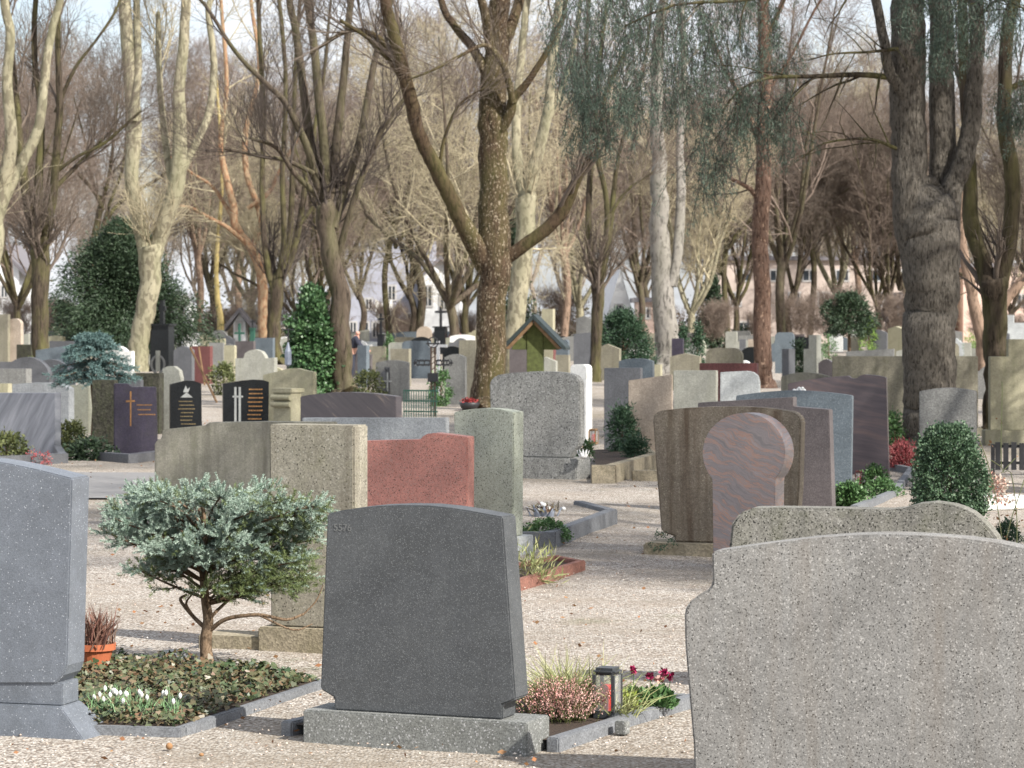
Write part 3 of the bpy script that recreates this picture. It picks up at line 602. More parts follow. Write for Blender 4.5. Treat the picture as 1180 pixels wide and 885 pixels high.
# free standing crosses
def cross(label, x, yt, yb, wpx, mat, ped=None, th=1.6, arm=.28):
    """x centre px; ped=(halfwidth px, top y, material)"""
    d = D(yb); s = F / d; root = empty('grave_cross', ((x - CX) / s, d, 0), math.radians(-18)); tag(root, label, 'cross')
    zt = EYE + (HOR - yt) / s; z0 = 0.0
    if ped:
        z0 = EYE + (HOR - ped[1]) / s; h = ped[0] / s
        MB().box(-h, h, -h * .7, h * .7, -.03, z0 - .06, taper=.02).box(-h * 1.15, h * 1.15, -h * .85, h * .85, z0 - .058, z0).build('pedestal', ped[2], root)
    r = th / 2 / s; zc = zt - (zt - z0) * arm
    MB().box(-r, r, -r, r, z0 + .001, zt).build('shaft', mat, root)
    MB().box(-wpx / 2 / s, wpx / 2 / s, -r * .9, r * .9, zc - r, zc + r).build('cross_arm', mat, root)
    return root
cross('black cross on a tall black polished pedestal behind the small blue fir', 187, 346, 428, 9, M['black'], (12, 373, M['black']), 5, .35)
cross('slender blue black cross right of the black pedestal monument', 202, 355, 410, 10, M['slate'], None, 4)
cross('dark green cross in front of the white gable shrine', 276, 373, 412, 12, M['green_metal'], None, 2.4)
cross('black cross on a dark block just left of the speckled tree', 508, 353, 408, 14, M['iron'], (7, 376, M['black']), 2.6)
cross('thin black cross in front of the white statue', 439, 361, 412, 7, M['iron'], (4, 385, M['iron']), 2.4)
cross('small black cross beside the sunlit pinkish trunk', 291, 368, 408, 6, M['iron'], (3, 378, M['green_metal']), 1.6)
cross('white metal cross post standing beside the ornate iron cross', 505, 393, 462, 22, M['white_paint'], None, 3.2, .08)
cross('silver green metal cross among the far stones right of the dark thuja', 862, 364, 398, 9, M['pewter'], None, 2.2)

# ornate wrought iron cross
d = D(480); s = F / d
root = empty('iron_cross', ((499 - CX) / s, d, 0), math.radians(-10)); tag(root, 'ornate rusty wrought iron grave cross with curled ends beside the green fence', 'cross')
z = lambda y: EYE + (HOR - y) / s
mb = MB(); 
for dx in (-.035, .035): mb.box(dx - .012, dx + .012, -.012, .012, 0, z(400))
for k in range(12): zz_ = .1 + k * .1; mb.tube([(-.035, 0, zz_), (.035, 0, zz_ + .05)], .008, 5)
mb.build('shaft', M['rust'], root)
for sg in (-1, 1):
    mb = MB(); L_ = 24 / s
    for dz in (-.035, .035): mb.tube([(sg * .05, 0, z(418) + dz), (sg * L_ * .8, 0, z(418) + dz)], .013, 6)
    for c_ in (.3, .55, .8):
        mb.tube([(sg * L_ * c_ + .045 * math.cos(a), 0, z(418) + .06 * math.sin(a)) for a in [i * math.pi / 6 for i in range(13)]], .01, 5)
    mb.tube([(sg * L_ * .8, 0, z(418)), (sg * L_, 0, z(418))], [.03, .004], 6)
    mb.build('scrolled_arm', M['iron'], root)
mb = MB()
for k in range(4):
    a0 = k * math.pi / 2
    mb.tube([(.09 * math.cos(a0 + t_) , 0, z(400) + .08 + .09 * math.sin(a0 + t_)) for t_ in [i * math.pi / 8 for i in range(7)]], .011, 5)
mb.tube([(-.12, 0, z(396)), (.12, 0, z(396))], .014, 6); mb.build('crest', M['iron'], root)
MB().box(-.09, .09, -.03, .03, z(440), z(430)).build('name_plate', M['iron'], root)

# wrought iron stand with lantern on the cream stone
d = D(500); s = F / d; z = lambda y: EYE + (HOR - y) / s
root = empty('grave_lantern', ((332 - CX) / s, d, 0)); tag(root, 'iron lantern stand with a pale lamp rising before the cream pointed stone', 'lantern')
MB().tube([(0, 0, 0), (0, 0, z(378))], .012, 6).tube([(-.09, 0, z(380)), (.09, 0, z(380))], .01, 5).build('stand', M['iron'], root)
MB().lathe([(.02, z(422)), (.05, z(420)), (.05, z(405)), (.02, z(398)), (.01, z(394))], 8).build('lamp', M['pewter'], root)
MB().lathe([(.03, z(448)), (.06, z(440)), (.07, z(436)), (.06, z(435))], 10, (.09, 0, 0)).build('flower_holder', M['green_metal'], root)
# oval medallion
d = D(450); s = F / d; z = lambda y: EYE + (HOR - y) / s
root = empty('oval_medallion', ((182 - CX) / s, d, 0)); tag(root, 'oval iron wreath medallion on a low stand in front of the black cross monument', 'grave ornament')
MB().tube([(7.5 / s * math.cos(a), 0, z(420) + 10 / s * math.sin(a)) for a in [i * math.pi / 10 for i in range(21)]], .03, 6).build('wreath', M['grey'], root)
MB().lathe([(.11, 0), (.08, .1), (.05, z(431))], 10).build('stand', M['grey'], root)
MB().box(-.05, .05, -.03, .03, z(428), z(404)).build('relief', M['pale_grey'], root)

# roofed wooden cross
d = D(470); s = F / d; z = lambda y: EYE + (HOR - y) / s
root = empty('roofed_cross', ((617 - CX) / s, d, 0), math.radians(-12)); tag(root, 'mossy green wooden cross under a small pitched roof', 'cross')
MB().box(-9.5 / s, 9.5 / s, -.06, .06, 0, z(372)).build('post', M['wood_green'], root, bevel=.008)
MB().prism([(-28 / s, z(403)), (-26 / s, z(398)), (-9.8 / s, z(383)), (-9.8 / s, z(403))], -.045, .045).build('cross_arm', M['wood_green'], root, bevel=.006)
MB().prism([(28 / s, z(403)), (26 / s, z(398)), (9.8 / s, z(383)), (9.8 / s, z(403))], -.045, .045).build('cross_arm', M['wood_green'], root, bevel=.006)
for sg in (-1, 1):
    p = [(0, z(362)), (sg * 38 / s, z(400)), (sg * 38 / s, z(403)), (sg * 35 / s, z(403)), (0, z(368))]
    MB().prism(p, -.22, .26).build('roof', M['roof_green'], root, bevel=.005)
    MB().prism([(sg * 1 / s, z(369)), (sg * 33 / s, z(402)), (sg * 28 / s, z(402)), (sg * 1 / s, z(374))], -.19, -.15).build('barge_board', M['wood'], root)
# small pots on the rounded stone's row
# lanterns, planters at mid distance
FW = .28
gm_, gt_, gb_ = newmat('lantern_glass'); gb_.inputs['Base Color'].default_value = (.8, .85, .85, 1); gb_.inputs['Roughness'].default_value = .08; gb_.inputs['Alpha'].default_value = .12
def lantern(label, x, yb, yt, wpx, glass, body, frame=True):
    d = D(yb); s = F / d; h = (yb - yt) / s; r = wpx / 2 / s
    root = empty('grave_lantern', ((x - CX) / s, d, 0), math.radians(-24)); tag(root, label, 'lantern')
    MB().box(-r, r, -r, r, 0, h * .16).build('base', body, root, bevel=r * .12)
    mb = MB()
    for a, b in ((-1, -1), (1, -1), (1, 1), (-1, 1)):
        mb.box(a * r - (FW * r if a > 0 else 0), a * r + (FW * r if a < 0 else 0), b * r - (FW * r if b > 0 else 0), b * r + (FW * r if b < 0 else 0), h * .16, h * .86)
    mb.build('frame', body, root); q_ = r * .66
    for a in range(4): MB().box(-q_, q_, -r * .96, -r * .93, h * .165, h * .855, M=Matrix.Rotation(a * math.pi / 2, 4, 'Z')).build('pane', gm_, root)
    MB().box(-r * 1.02, r * 1.02, -r * 1.02, r * 1.02, h * .861, h).build('lid', body, root, bevel=r * .25)
    MB().lathe([(r * .55, h * .162), (r * .6, h * .3), (r * .6, h * .62), (r * .45, h * .66)], 14).build('candle', glass, root, smooth=False)
    return root
lantern('tall zinc grave lantern with a red candle between the heather and primroses', 700, 836, 777, 27, M['red_glass'], plain('lantern_zinc', (.045, .05, .055), .4, .15)).location.z = .03
lantern('small lantern with red candle behind the white lotus bowl', 684, 512, 494, 9, M['red_glass'], M['wood'])
lantern('yellow glass grave candle beside the kerb of the rounded grey stone', 699, 534, 521, 9, M['yellow_glass'], M['iron'])
lantern('red candle lantern among green leaves in front of the blue grey granite', 990, 562, 542, 8, M['red_glass'], M['redbrown'])
def sph_stone(x, y, d, r): pass
# granite cube next to the lantern
mb = MB().box(-.024, .024, -.024, .024, 0, .055); o = mb.build('granite_cube', M['granite_grey'], None, G(717, 846), bevel=.004); o.rotation_euler.z = -.5; tag(o, 'small rough granite cube beside the zinc lantern', 'stone block')

# planters
def petals_bowl(label, x, yb, wpx, hpx, mat, n=7):
    d = D(yb); s = F / d; r = wpx / 2 / s; h = hpx / s; root = empty('lotus_bowl', ((x - CX) / s, d, 0)); tag(root, label, 'bowl')
    MB().lathe([(r * .35, 0), (r * .7, h * .3), (r * .75, h * .55), (r * .6, h * .5)], 14).build('bowl', mat, root, smooth=True)
    for ring, (rr, hh, n_) in enumerate(((1, 1, n), (.72, 1.15, n))):
        for k in range(n_):
            a = 2 * math.pi * (k + ring * .5) / n_; mb = MB(); vs = []
            for i in range(5):
                t_ = i / 4; wd = r * .5 * math.sin(math.pi * (.18 + .82 * t_)) ; q = r * rr * (.4 + .62 * t_); zz_ = h * hh * (.05 + .95 * t_ ** 1.5)
                for sd_ in (-1, 0, 1): vs.append((q * math.cos(a) - sd_ * wd * math.sin(a) * .5, q * math.sin(a) + sd_ * wd * math.cos(a) * .5, zz_ + abs(sd_) * .06 * h))
            vs2 = [(v[0] * .94, v[1] * .94, v[2] + .004) for v in vs]
            f = [(i * 3 + j, i * 3 + j + 1, i * 3 + j + 4, i * 3 + j + 3) for i in range(4) for j in range(2)]
            f += [tuple(15 + q_ for q_ in reversed(g)) for g in f]
            edge = [0, 3, 6, 9, 12, 13, 14, 11, 8, 5, 2, 1]; f += [(edge[i], edge[(i + 1) % 12], edge[(i + 1) % 12] + 15, edge[i] + 15) for i in range(12)]
            mb.add(vs + vs2, f); mb.build('petal', mat, root, smooth=True)
    return root, r, h
petals_bowl('small white lotus shaped bowl on the base of the rounded grey headstone', 672, 553, 14, 9, M['white_paint'], 6)[0].location.z = .22
lb, lr, lh = petals_bowl('blue grey lotus shaped bowl filled with pale stones and dried flowers', 627, 606, 40, 20, M['pewter'], 6)

# ------------------------------------------------------------------ beds and kerbs
KM = stone_mat('blue_grey_kerb_stone', (.17, .178, .19), (.12, .125, .135), 160, .3, rough=.8)
def kerb(label, pts, mat, w_=.06, h=.07, closed=False, name='grave_kerb'):
    """pts: world (x,y) polyline; each straight run is one piece of the same kerb mesh"""
    mb = MB(); n = len(pts); segs = [(pts[i], pts[(i + 1) % n]) for i in range(n if closed else n - 1)]
    for i, (a, b) in enumerate(segs):
        a = Vector(a[:2]); b = Vector(b[:2]); t_ = (b - a).normalized(); nn = Vector((-t_.y, t_.x)) * w_ / 2; e = t_ * (w_ / 2 if i % 2 == 0 else -w_ / 2 - .001)
        a2 = a - e; b2 = b + e; z0, z1 = -.04, h - .001 * (i % 2)
        mb.add([(*(a2 - nn), z0), (*(b2 - nn), z0), (*(b2 + nn), z0), (*(a2 + nn), z0), (*(a2 - nn), z1), (*(b2 - nn), z1), (*(b2 + nn), z1), (*(a2 + nn), z1)],
               [(0, 3, 2, 1), (4, 5, 6, 7), (0, 1, 5, 4), (1, 2, 6, 5), (2, 3, 7, 6), (3, 0, 4, 7)])
    return tag(mb.build(name, mat, bevel=.006), label, 'kerb')
def soil(pts, z=.03, name='bed_soil'):
    c = Vector((sum(p[0] for p in pts) / len(pts), sum(p[1] for p in pts) / len(pts), z)); mb = MB()
    n = len(pts); mb.add([(p[0], p[1], z) for p in pts] + [(c.x, c.y, z + .015)], [(i, (i + 1) % n, n) for i in range(n)])
    return tag(mb.build(name, M['soil']), kind='structure')
# central grave bed (behind the dark headstone)
cb = [G(640, 862), G(797, 812)]; yv = math.radians(22); e1 = Vector((math.cos(yv), -math.sin(yv), 0))
p3 = cb[1] - e1 * 1.12; p4 = cb[0] - e1 * 1.16
kerb('grey kerb around the planted bed behind the dark grey headstone', [cb[0], cb[1], p3, p4], KM, .055, .045)
soil([cb[0], cb[1], p3, p4])
A1, A2, A3 = G(96, 843), G(202, 846), G(367, 791); A4 = G(140, 765); A5 = A1 + (A4 - A3) * .25
kerb('blue grey kerb bordering the ivy covered bed at the lower left', [A1, A2, A3, A4], KM, .065, .03)
A0 = G(-60, 800)
soil([A1, A2, A3, A4, G(-60, 765), A0])
kerb('reddish kerb frame of a small bed right of the dark grey headstone', [G(560, 690), G(669, 656), G(640, 650), G(520, 676)], stone_mat('red_kerb', (.26, .12, .09), (.16, .09, .07), 100, .3, rough=.9), .055, .06)
soil([G(560, 690), G(669, 656), G(640, 650), G(520, 676)])
kerb('high grey kerb of the planted grave beside the pale green granite stele', [G(604, 630), G(632, 630), G(704, 602), G(668, 592)], KM, .09, .11)
sheet('bed_gravel', [G(604, 630), G(632, 630), G(704, 602), G(668, 592), G(600, 600)], .08, GM)
kerb('sunlit kerb of the grave behind the rounded grey headstone', [G(688, 556), G(702, 556), G(752, 541), G(735, 527)], M['plinth_tan'], .12, .18)
soil([G(690, 556), G(702, 556), G(752, 541), G(735, 527), G(680, 530)], .12)
kerb('pale kerb block at the foot of the mossy brown headstone row', [G(736, 553), G(754, 553)], M['plinth_tan'], .14, .1)
kerb('grey kerb in front of the blue grey granite headstone', [G(985, 590), G(1030, 572), G(1050, 545), G(1028, 540)], KM, .07, .06)
kerb('dark kerb with flower bed in front of the veined marble headstone', [G(-40, 540), G(72, 534), G(66, 524)], M['slate'], .1, .12)
kerb('dark kerb at the foot of the purple headstone with gold cross', [G(122, 531), G(150, 533), G(196, 527)], M['slate'], .14, .1)
# white marble grave plate at the right
mb = MB().box(-.35, .35, -.25, .25, 0, .1); o = mb.build('grave_plate', M['white'], None, G(1150, 585), bevel=.01); o.rotation_euler.z = .55; tag(o, 'white marble grave plate at the right beside the box bush', 'grave plate')
mb = MB().lathe([(.085, 0), (.1, .02), (.075, .05), (.06, .055)], 9); o = mb.build('flat_stone', M['slate'], None, G(201, 770) + Vector((0, 0, .03)), bevel=.004); tag(o, 'flat dark stone lying in the ivy near the blue spruce trunk', 'stone')
# picket fence
d = D(548); s = F / d; root = empty('picket_fence', ((1147 - CX) / s, d, 0), math.radians(-4)); tag(root, 'low black picket fence around the grave at the right edge', 'fence')
for k in range(9): MB().box(k * .085, k * .085 + .055, 0, .02, .06, .36 - .01 * (k % 2)).build('picket', M['iron'], root)
for zz_ in (.12, .30): MB().box(-.02, .8, .021, .04, zz_, zz_ + .03).build('rail', M['iron'], root)
MB().box(-.045, -.005, 0, .04, 0, .34).build('post', M['iron'], root)
# green fence panel
d = D(482); s = F / d; z = lambda y: EYE + (HOR - y) / s; root = empty('green_fence', ((465 - CX) / s, d, 0), math.radians(-20)); tag(root, 'green metal garden fence panel left of the ornate iron cross', 'fence')
mb = MB()
for k in range(14): mb.box(k * .045, k * .045 + .012, 0, .012, .02, z(449 - (k > 11) * 4))
mb.build('bars', M['green_metal'], root)
for yy in (450, 462, 474): MB().box(-.01, .62, .013, .03, z(yy) - .012, z(yy) + .012).build('rail', M['green_metal'], root)
# leaning poles
for lab, xa, ya_, xb, yb_ in (('longer of two slim wooden poles leaning by the arched dark headstone', 219, 400, 250, 452), ('shorter slim wooden pole leaning beside the longer one', 229, 400, 236, 432)):
    a = G(xb, yb_ + 12); b = W(xa, ya_, a.y); tag(MB().tube([a, b], .022, 6).build('wooden_pole', M['wood']), lab, 'pole')
# green bench-like trough
d = D(440); s = F / d; root = empty('garden_cart', ((252 - CX) / s, d, 0)); tag(root, 'green curved garden cart right of the leaning poles', 'cart')
MB().prism([(-.28, .35), (-.34, .62), (-.3, .62), (-.24, .38), (.24, .38), (.34, .66), (.38, .66), (.28, .35)], -.2, .2).build('tray', M['green_metal'], root)
MB().tube([(-.2, 0, .35), (-.24, 0, 0)], .02, 5).tube([(.2, 0, .35), (.24, 0, 0)], .02, 5).build('leg', M['green_metal'], root)
# terracotta pot
root = empty('flower_pot', G(109, 783) + Vector((0, 0, .05))); tag(root, 'terracotta pot with brown dried heather beside the left foreground headstone', 'pot')
MB().lathe([(.06, 0), (.085, .085), (.098, .09), (.1, .12), (.09, .12), (.085, .1)], 20).build('pot', M['terracotta'], root, smooth=False)
MB().lathe([(.082, .1), (.001, .106)], 16).build('pot_soil', M['soil'], root)
DRY = leaf_mat('dried_heather', [(.12, .05, .04), (.2, .09, .06), (.15, .11, .08)], .8)
sprouts((0, 0, .1), 260, .2, DRY, 'dried_heather', root, .28, .0035, .035)
# red bowl planter by the tree
root = empty('planter_bowl', G(541, 473)); tag(root, 'dark bowl planter with red flowers at the foot of the speckled tree', 'planter')
MB().lathe([(.08, 0), (.16, .05), (.2, .14), (.18, .15)], 16).build('bowl', M['iron'], root, smooth=True)
n = 160; P = rng.normal(size=(n, 3)) * [.07, .07, .02] + [0, 0, .18]; V, Q = leaf_quads(P, .045, rng, .8)
link('red_flowers', npmesh('red_flowers', V, Q), leaf_mat('red_petals', [(.3, .03, .03), (.2, .03, .03)], .6), root)

# statues
def statue(label, x, yt, yb, mat, ped=None, wing=False, name='statue'):
    d = D(yb); s = F / d; H_ = EYE + (HOR - yt) / s; z0 = 0
    root = empty(name, ((x - CX) / s, d, 0), .3); tag(root, label, 'statue')
    if ped:
        z0 = EYE + (HOR - ped[1]) / s; q = ped[0] / s
        MB().box(-q, q, -q * .7, q * .7, -.02, z0 - .12, taper=.08).box(-q * .85, q * .85, -q * .6, q * .6, z0 - .119, z0).build('pedestal', ped[2], root)
    h = H_ - z0; k = h / 1.75
    me = bpy.data.meshes.new('figure')
    vs = [(0, 0, .95), (0, .02, .55), (.03, 0, .05), (0, 0, 1.2), (0, 0, 1.42), (0, -.02, 1.56), (0, -.04, 1.68), (-.2, 0, 1.38), (-.26, -.08, 1.12), (-.1, -.24, 1.1), (.2, 0, 1.38), (.27, -.06, 1.14), (.1, -.25, 1.18)]
    rs = [.18, .2, .27, .16, .15, .06, .1, .08, .065, .045, .08, .065, .045]
    me.from_pydata([(a * k, b * k, c * k + z0) for a, b, c in vs], [(0, 1), (1, 2), (0, 3), (3, 4), (4, 5), (5, 6), (4, 7), (7, 8), (8, 9), (4, 10), (10, 11), (11, 12)], [])
    skin_build(me, [r_ * k for r_ in rs], 0, 'figure', mat, root)
    if wing:
        for sg in (-1, 1):
            MB().prism([(sg * .08 * k, z0 + 1.0 * k), (sg * .2 * k, z0 + 1.55 * k), (sg * .42 * k, z0 + 1.72 * k), (sg * .5 * k, z0 + 1.4 * k), (sg * .38 * k, z0 + .8 * k), (sg * .22 * k, z0 + .55 * k)], .12 * k, .2 * k).build('wing', mat, root, bevel=.02 * k)
def skin_build(me, rs, rootv, name, mat, parent):
    o = bpy.data.objects.new(name, me); COL.objects.link(o); md = o.modifiers.new('s', 'SKIN')
    if not me.skin_vertices: bpy.context.view_layer.objects.active = o
    for i, r_ in enumerate(rs):
        me.skin_vertices[0].data[i].radius = (r_, r_ * .85); me.skin_vertices[0].data[i].use_root = (i == rootv)
    sb = o.modifiers.new('b', 'SUBSURF'); sb.levels = 2; sb.render_levels = 2
    bpy.context.view_layer.update(); m2 = bpy.data.meshes.new_from_object(o.evaluated_get(bpy.context.evaluated_depsgraph_get()))
    bpy.data.objects.remove(o); m2.name = name; m2.materials.clear(); m2.polygons.foreach_set("use_smooth", [True] * len(m2.polygons))
    q = link(name, m2, mat, parent); return q
statue('white robed statue on a white pedestal left of the orange lit trunks', 220, 346, 412, M['white'], (11, 384, M['white']))
statue('white winged angel statue left of the speckled tree in the distance', 443, 344, 400, M['white'], (6, 384, M['whitish']), wing=True)
statue('silver grey standing statue in the distance left of the massive trunk', 1037, 350, 396, M['whitish'], (5, 374, M['grey']))
# bending visitor
d = 71.0; s = F / d; root = empty('person', ((410.5 - CX) / s, d, 0), 0); tag(root, 'person in a dark suit bending forward over a grave, partly behind a trunk', 'person')
def chain(name, vs, es, rs, mat):
    me = bpy.data.meshes.new(name); me.from_pydata(vs, es, []); return skin_build(me, rs, 0, name, mat, root)
bv = [(-.15, 0, .92), (-.05, 0, 1.05), (.0, 0, 1.2), (.02, 0, 1.27), (.05, -.02, 1.38), (.0, -.17, 1.18), (.12, -.2, .98), (.3, -.12, .88), (.36, -.1, .86), (.0, .17, 1.18), (.12, .2, .98), (.3, .12, .88), (.36, .1, .86), (-.13, -.1, .5), (-.16, -.1, .08), (-.05, -.1, .03), (-.12, .1, .5), (-.17, .1, .08), (-.06, .1, .03)]
be = [(0, 1), (1, 2), (2, 3), (3, 4), (2, 5), (5, 6), (6, 7), (7, 8), (2, 9), (9, 10), (10, 11), (11, 12), (0, 13), (13, 14), (14, 15), (0, 16), (16, 17), (17, 18)]
chain('body', bv, be, [.12, .13, .12, .055, .1, .05, .04, .028, .035, .05, .04, .028, .035, .07, .045, .04, .07, .045, .04], M['skin'])
jv = bv[:3] + [bv[3], bv[5], bv[6], (.27, -.13, .9), bv[9], bv[10], (.27, .13, .9)]
chain('jacket', jv, [(0, 1), (1, 2), (2, 3), (2, 4), (4, 5), (5, 6), (2, 7), (7, 8), (8, 9)], [.17, .18, .16, .07, .075, .062, .05, .075, .062, .05], M['suit'])
chain('trousers', [bv[0], bv[13], bv[14], bv[16], bv[17]], [(0, 1), (1, 2), (0, 3), (3, 4)], [.15, .095, .075, .095, .075], M['suit'])
# ------------------------------------------------------------------ plants
BOX = leaf_mat('boxwood_leaves', [(.03, .065, .035), (.05, .1, .05), (.075, .135, .065), (.11, .165, .095)], .55)
FIR = leaf_mat('dark_fir_needles', [(.02, .05, .025), (.03, .07, .035), (.045, .085, .04)], .6)
YEW = leaf_mat('yew_needles', [(.018, .035, .018), (.03, .055, .025), (.045, .075, .035)], .6)
IVYC = leaf_mat('ivy_column_leaves', [(.025, .06, .022), (.04, .1, .035), (.07, .15, .055), (.13, .21, .1)], .45)
BRIGHT = leaf_mat('bright_conifer_needles', [(.09, .17, .03), (.16, .26, .05), (.22, .32, .07)], .6)
OLIVE = leaf_mat('olive_leaves', [(.06, .08, .03), (.1, .12, .04), (.16, .17, .06)], .6)
GREEN = leaf_mat('fresh_green_leaves', [(.04, .095, .03), (.075, .155, .05), (.12, .21, .08)], .5)
REDH = leaf_mat('red_heather', [(.22, .04, .045), (.34, .07, .08), (.42, .14, .13)], .7)
PINKH = leaf_mat('pink_heather_bells', [(.42, .16, .15), (.55, .27, .24), (.5, .32, .27), (.62, .45, .4)], .7)
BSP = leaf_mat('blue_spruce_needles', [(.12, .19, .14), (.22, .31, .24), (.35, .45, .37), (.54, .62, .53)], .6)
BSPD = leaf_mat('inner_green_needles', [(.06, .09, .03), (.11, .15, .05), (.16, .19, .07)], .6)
BCED = leaf_mat('blue_cedar_needles', [(.03, .055, .035), (.055, .085, .06), (.085, .12, .085), (.13, .17, .13)], .6)
BLUESM = leaf_mat('small_blue_fir_needles', [(.06, .11, .1), (.1, .17, .16), (.16, .25, .24)], .6)
BRK_SM = bark_mat('shrub_bark', (.10, .065, .04), (.18, .13, .09), scale=40, dist=.004, bmp=.6)

def bush(label, x0, x1, yt, yb, mat, n, leaf, name='bush', cat='bush', prof=None, z0=None, gnd=None, aspect=.5, lump=.18, stem=True, up=0, part='foliage', dy=1.0, seed=None):
    """foliage through a lumpy volume; prof(t)->radius fraction for t in 0 (bottom)..1 (top); gnd = ground row if the crown sits above it"""
    r = np.random.default_rng(seed or int(x0 * 7 + yt)); g = gnd or yb; d = D(g); s = F / d; hw = (x1 - x0) / 2 / s; zt = EYE + (HOR - yt) / s; zb = max(0.0, EYE + (HOR - yb) / s)
    prof = prof or (lambda t: np.sqrt(np.clip(1 - (2 * t - .75) ** 2 / 1.6, 0, 1)))
    root = empty(name, (((x0 + x1) / 2 - CX) / s, d, 0)); tag(root, label, cat)
    nc = max(12, n // 22); t = r.random(nc); a = r.random(nc) * 2 * np.pi; rr = r.random(nc) ** .38
    pr = prof(t) * (1 + lump * np.sin(a * 3 + t * 7) + lump * .6 * np.sin(a * 7 - t * 13))
    cc = np.stack([np.cos(a) * rr * pr * hw, np.sin(a) * rr * pr * hw * dy, zb + t * (zt - zb)], 1)
    ci = r.integers(0, nc, n); cr = max(leaf * 1.4, hw * .13)
    P = cc[ci] + r.normal(size=(n, 3)) * cr * .55; P[:, 2] = np.maximum(P[:, 2], .02)
    out = nrm(P - np.array([0, 0, (zb + zt) / 2])) + np.array([0, 0, up])
    V, Q = leaf_quads(P, leaf, r, aspect, dirs=out, spread=1.3)
    link(part, npmesh(part, V, Q), mat, root)
    if stem:
        ln = [np.array([[0, 0, -.05], [0.02 * hw, 0, (zb + zt) * .3], [0, 0, zb + (zt - zb) * .7]])]
        L = np.array(ln); Rr = np.array([[hw * .07 + .008, hw * .05 + .006, .005]])
        bl, br = spawn(L, Rr, 9, .3, 1, .8, hw * .8, .3, 4, r, .5)
        link('stem', cat_mesh('stem', [tubes(L, Rr, 7), tubes(bl, br, 4)]), BRK_SM, root)
    return root
cone = lambda t: np.clip(1.02 - t, 0, 1) ** .8
col_ = lambda t: np.clip(1 - t ** 4, 0, 1) * .95 * (.6 + .4 * np.minimum(1, t * 5))
egg = lambda t: np.sqrt(np.clip(1 - (t - .35) ** 2 * 2.0, 0, 1)) * 1.05
bush('clipped egg shaped green box bush in front of the grey arched headstone', 1053, 1134, 492, 606, BOX, 24000, .024, 'box_bush', prof=egg, lump=.09, aspect=.7)
bush('dark small round shrub at the right edge behind the wave topped stone', 1146, 1175, 602, 640, FIR, 2600, .02, 'shrub', lump=.05)
bush('red flowering heather right of the brown purple gneiss headstone', 1026, 1056, 514, 541, REDH, 2600, .05, 'heather', cat='heather', aspect=.2, up=1.6, part='flowers', stem=False)
bush('narrow pointed green conifer right of the brown purple gneiss headstone', 1024, 1038, 478, 514, GREEN, 900, .05, 'conifer', cat='conifer', prof=cone)
bush('low bright green cushion plant below the blue grey granite headstone', 964, 997, 560, 583, GREEN, 2200, .03, 'cushion_plant', cat='plant', stem=False, aspect=.8)
bush('leafy green plant right of the red lantern by the gneiss headstone', 996, 1020, 540, 562, GREEN, 1300, .035, 'leafy_plant', cat='plant', stem=False)
bush('spreading green ground plant with yellow flower in front of the leafy plant', 1000, 1036, 556, 572, GREEN, 1500, .03, 'ground_plant', cat='plant', stem=False)
bush('small dark fir bush in front of the slate grey headstone', 704, 730, 471, 532, FIR, 3400, .05, 'fir_bush', prof=egg, aspect=.3)
bush('tiny dark fir in front of the pinkish beige headstone', 722, 745, 504, 533, FIR, 1700, .045, 'fir_bush', gnd=540, aspect=.3)
bush('yellow green round shrub right of the veined marble headstone', 68, 96, 489, 522, OLIVE, 2200, .045, 'shrub', lump=.1)
bush('dark straggly shrub at the left edge before the marble headstone', -20, 34, 503, 534, OLIVE, 1800, .05, 'shrub')
bush('orange red flowers at the foot of the veined marble headstone', 34, 56, 519, 536, REDH, 220, .03, 'flowers', cat='flowers', stem=False)
bush('dark low plants along the foot of the dark rough stele', 76, 130, 510, 530, YEW, 1600, .05, 'low_plants', cat='plant', stem=False)
bush('ivy covered evergreen column between the cream stone and the stocky fanning trunk', 334, 387, 334, 455, IVYC, 15000, .085, 'evergreen_column', cat='evergreen', prof=lambda t: np.where(t < .5, 1.0, np.where(t < .72, .9, .48)) * np.sqrt(np.clip(1.0 - (np.clip(t - .8, 0, 1) / .2) ** 2, 0, 1)) , lump=.1, aspect=.8)
bush('big dark rounded yew bush behind the blue grey arched headstone', 686, 750, 361, 437, FIR, 15000, .09, 'yew_bush', lump=.18, aspect=.35)
bush('small pointed green conifer left of the beige stepped headstone', 441, 457, 388, 432, GREEN, 1200, .07, 'conifer', cat='conifer', prof=cone)
bush('green round bush under the ornate iron cross', 496, 520, 430, 468, GREEN, 1500, .06, 'bush', lump=.1)
bush('upright small columnar conifer on the left above the beige headstone', 781, 795, 376, 432, FIR, 1500, .08, 'columnar_conifer', cat='conifer', prof=col_)
bush('upright small columnar conifer on the right above the beige headstone', 797, 810, 375, 436, FIR, 1700, .08, 'columnar_conifer', cat='conifer', prof=col_)
bush('tall dark thuja column far behind between pale trunks', 807, 833, 318, 402, YEW, 6000, .16, 'thuja', cat='conifer', prof=lambda t: np.clip(1 - t ** 3, 0, 1) ** .7)
bush('wide dark pruned yew on a short stem in the distance left of the massive trunk', 951, 1006, 340, 385, YEW, 9000, .12, 'yew_bush', gnd=410)
bush('bright green forked conifer in front of the far dark stones', 988, 1014, 366, 408, BRIGHT, 2500, .09, 'bright_conifer', cat='conifer', prof=lambda t: np.clip(1 - abs(t - .25) * 1.1, .15, 1))
bush('green reed like plant between the massive trunk and the mossy forked trunk', 1114, 1128, 386, 420, BRIGHT, 700, .16, 'reed_plant', cat='plant', aspect=.12, up=2, stem=False)
bush('dark green shrub beside the pale double pillar', 914, 927, 396, 440, YEW, 1500, .08, 'shrub')
bush('green shrub behind the pale grey pillar', 944, 966, 388, 420, GREEN, 1100, .07, 'shrub')
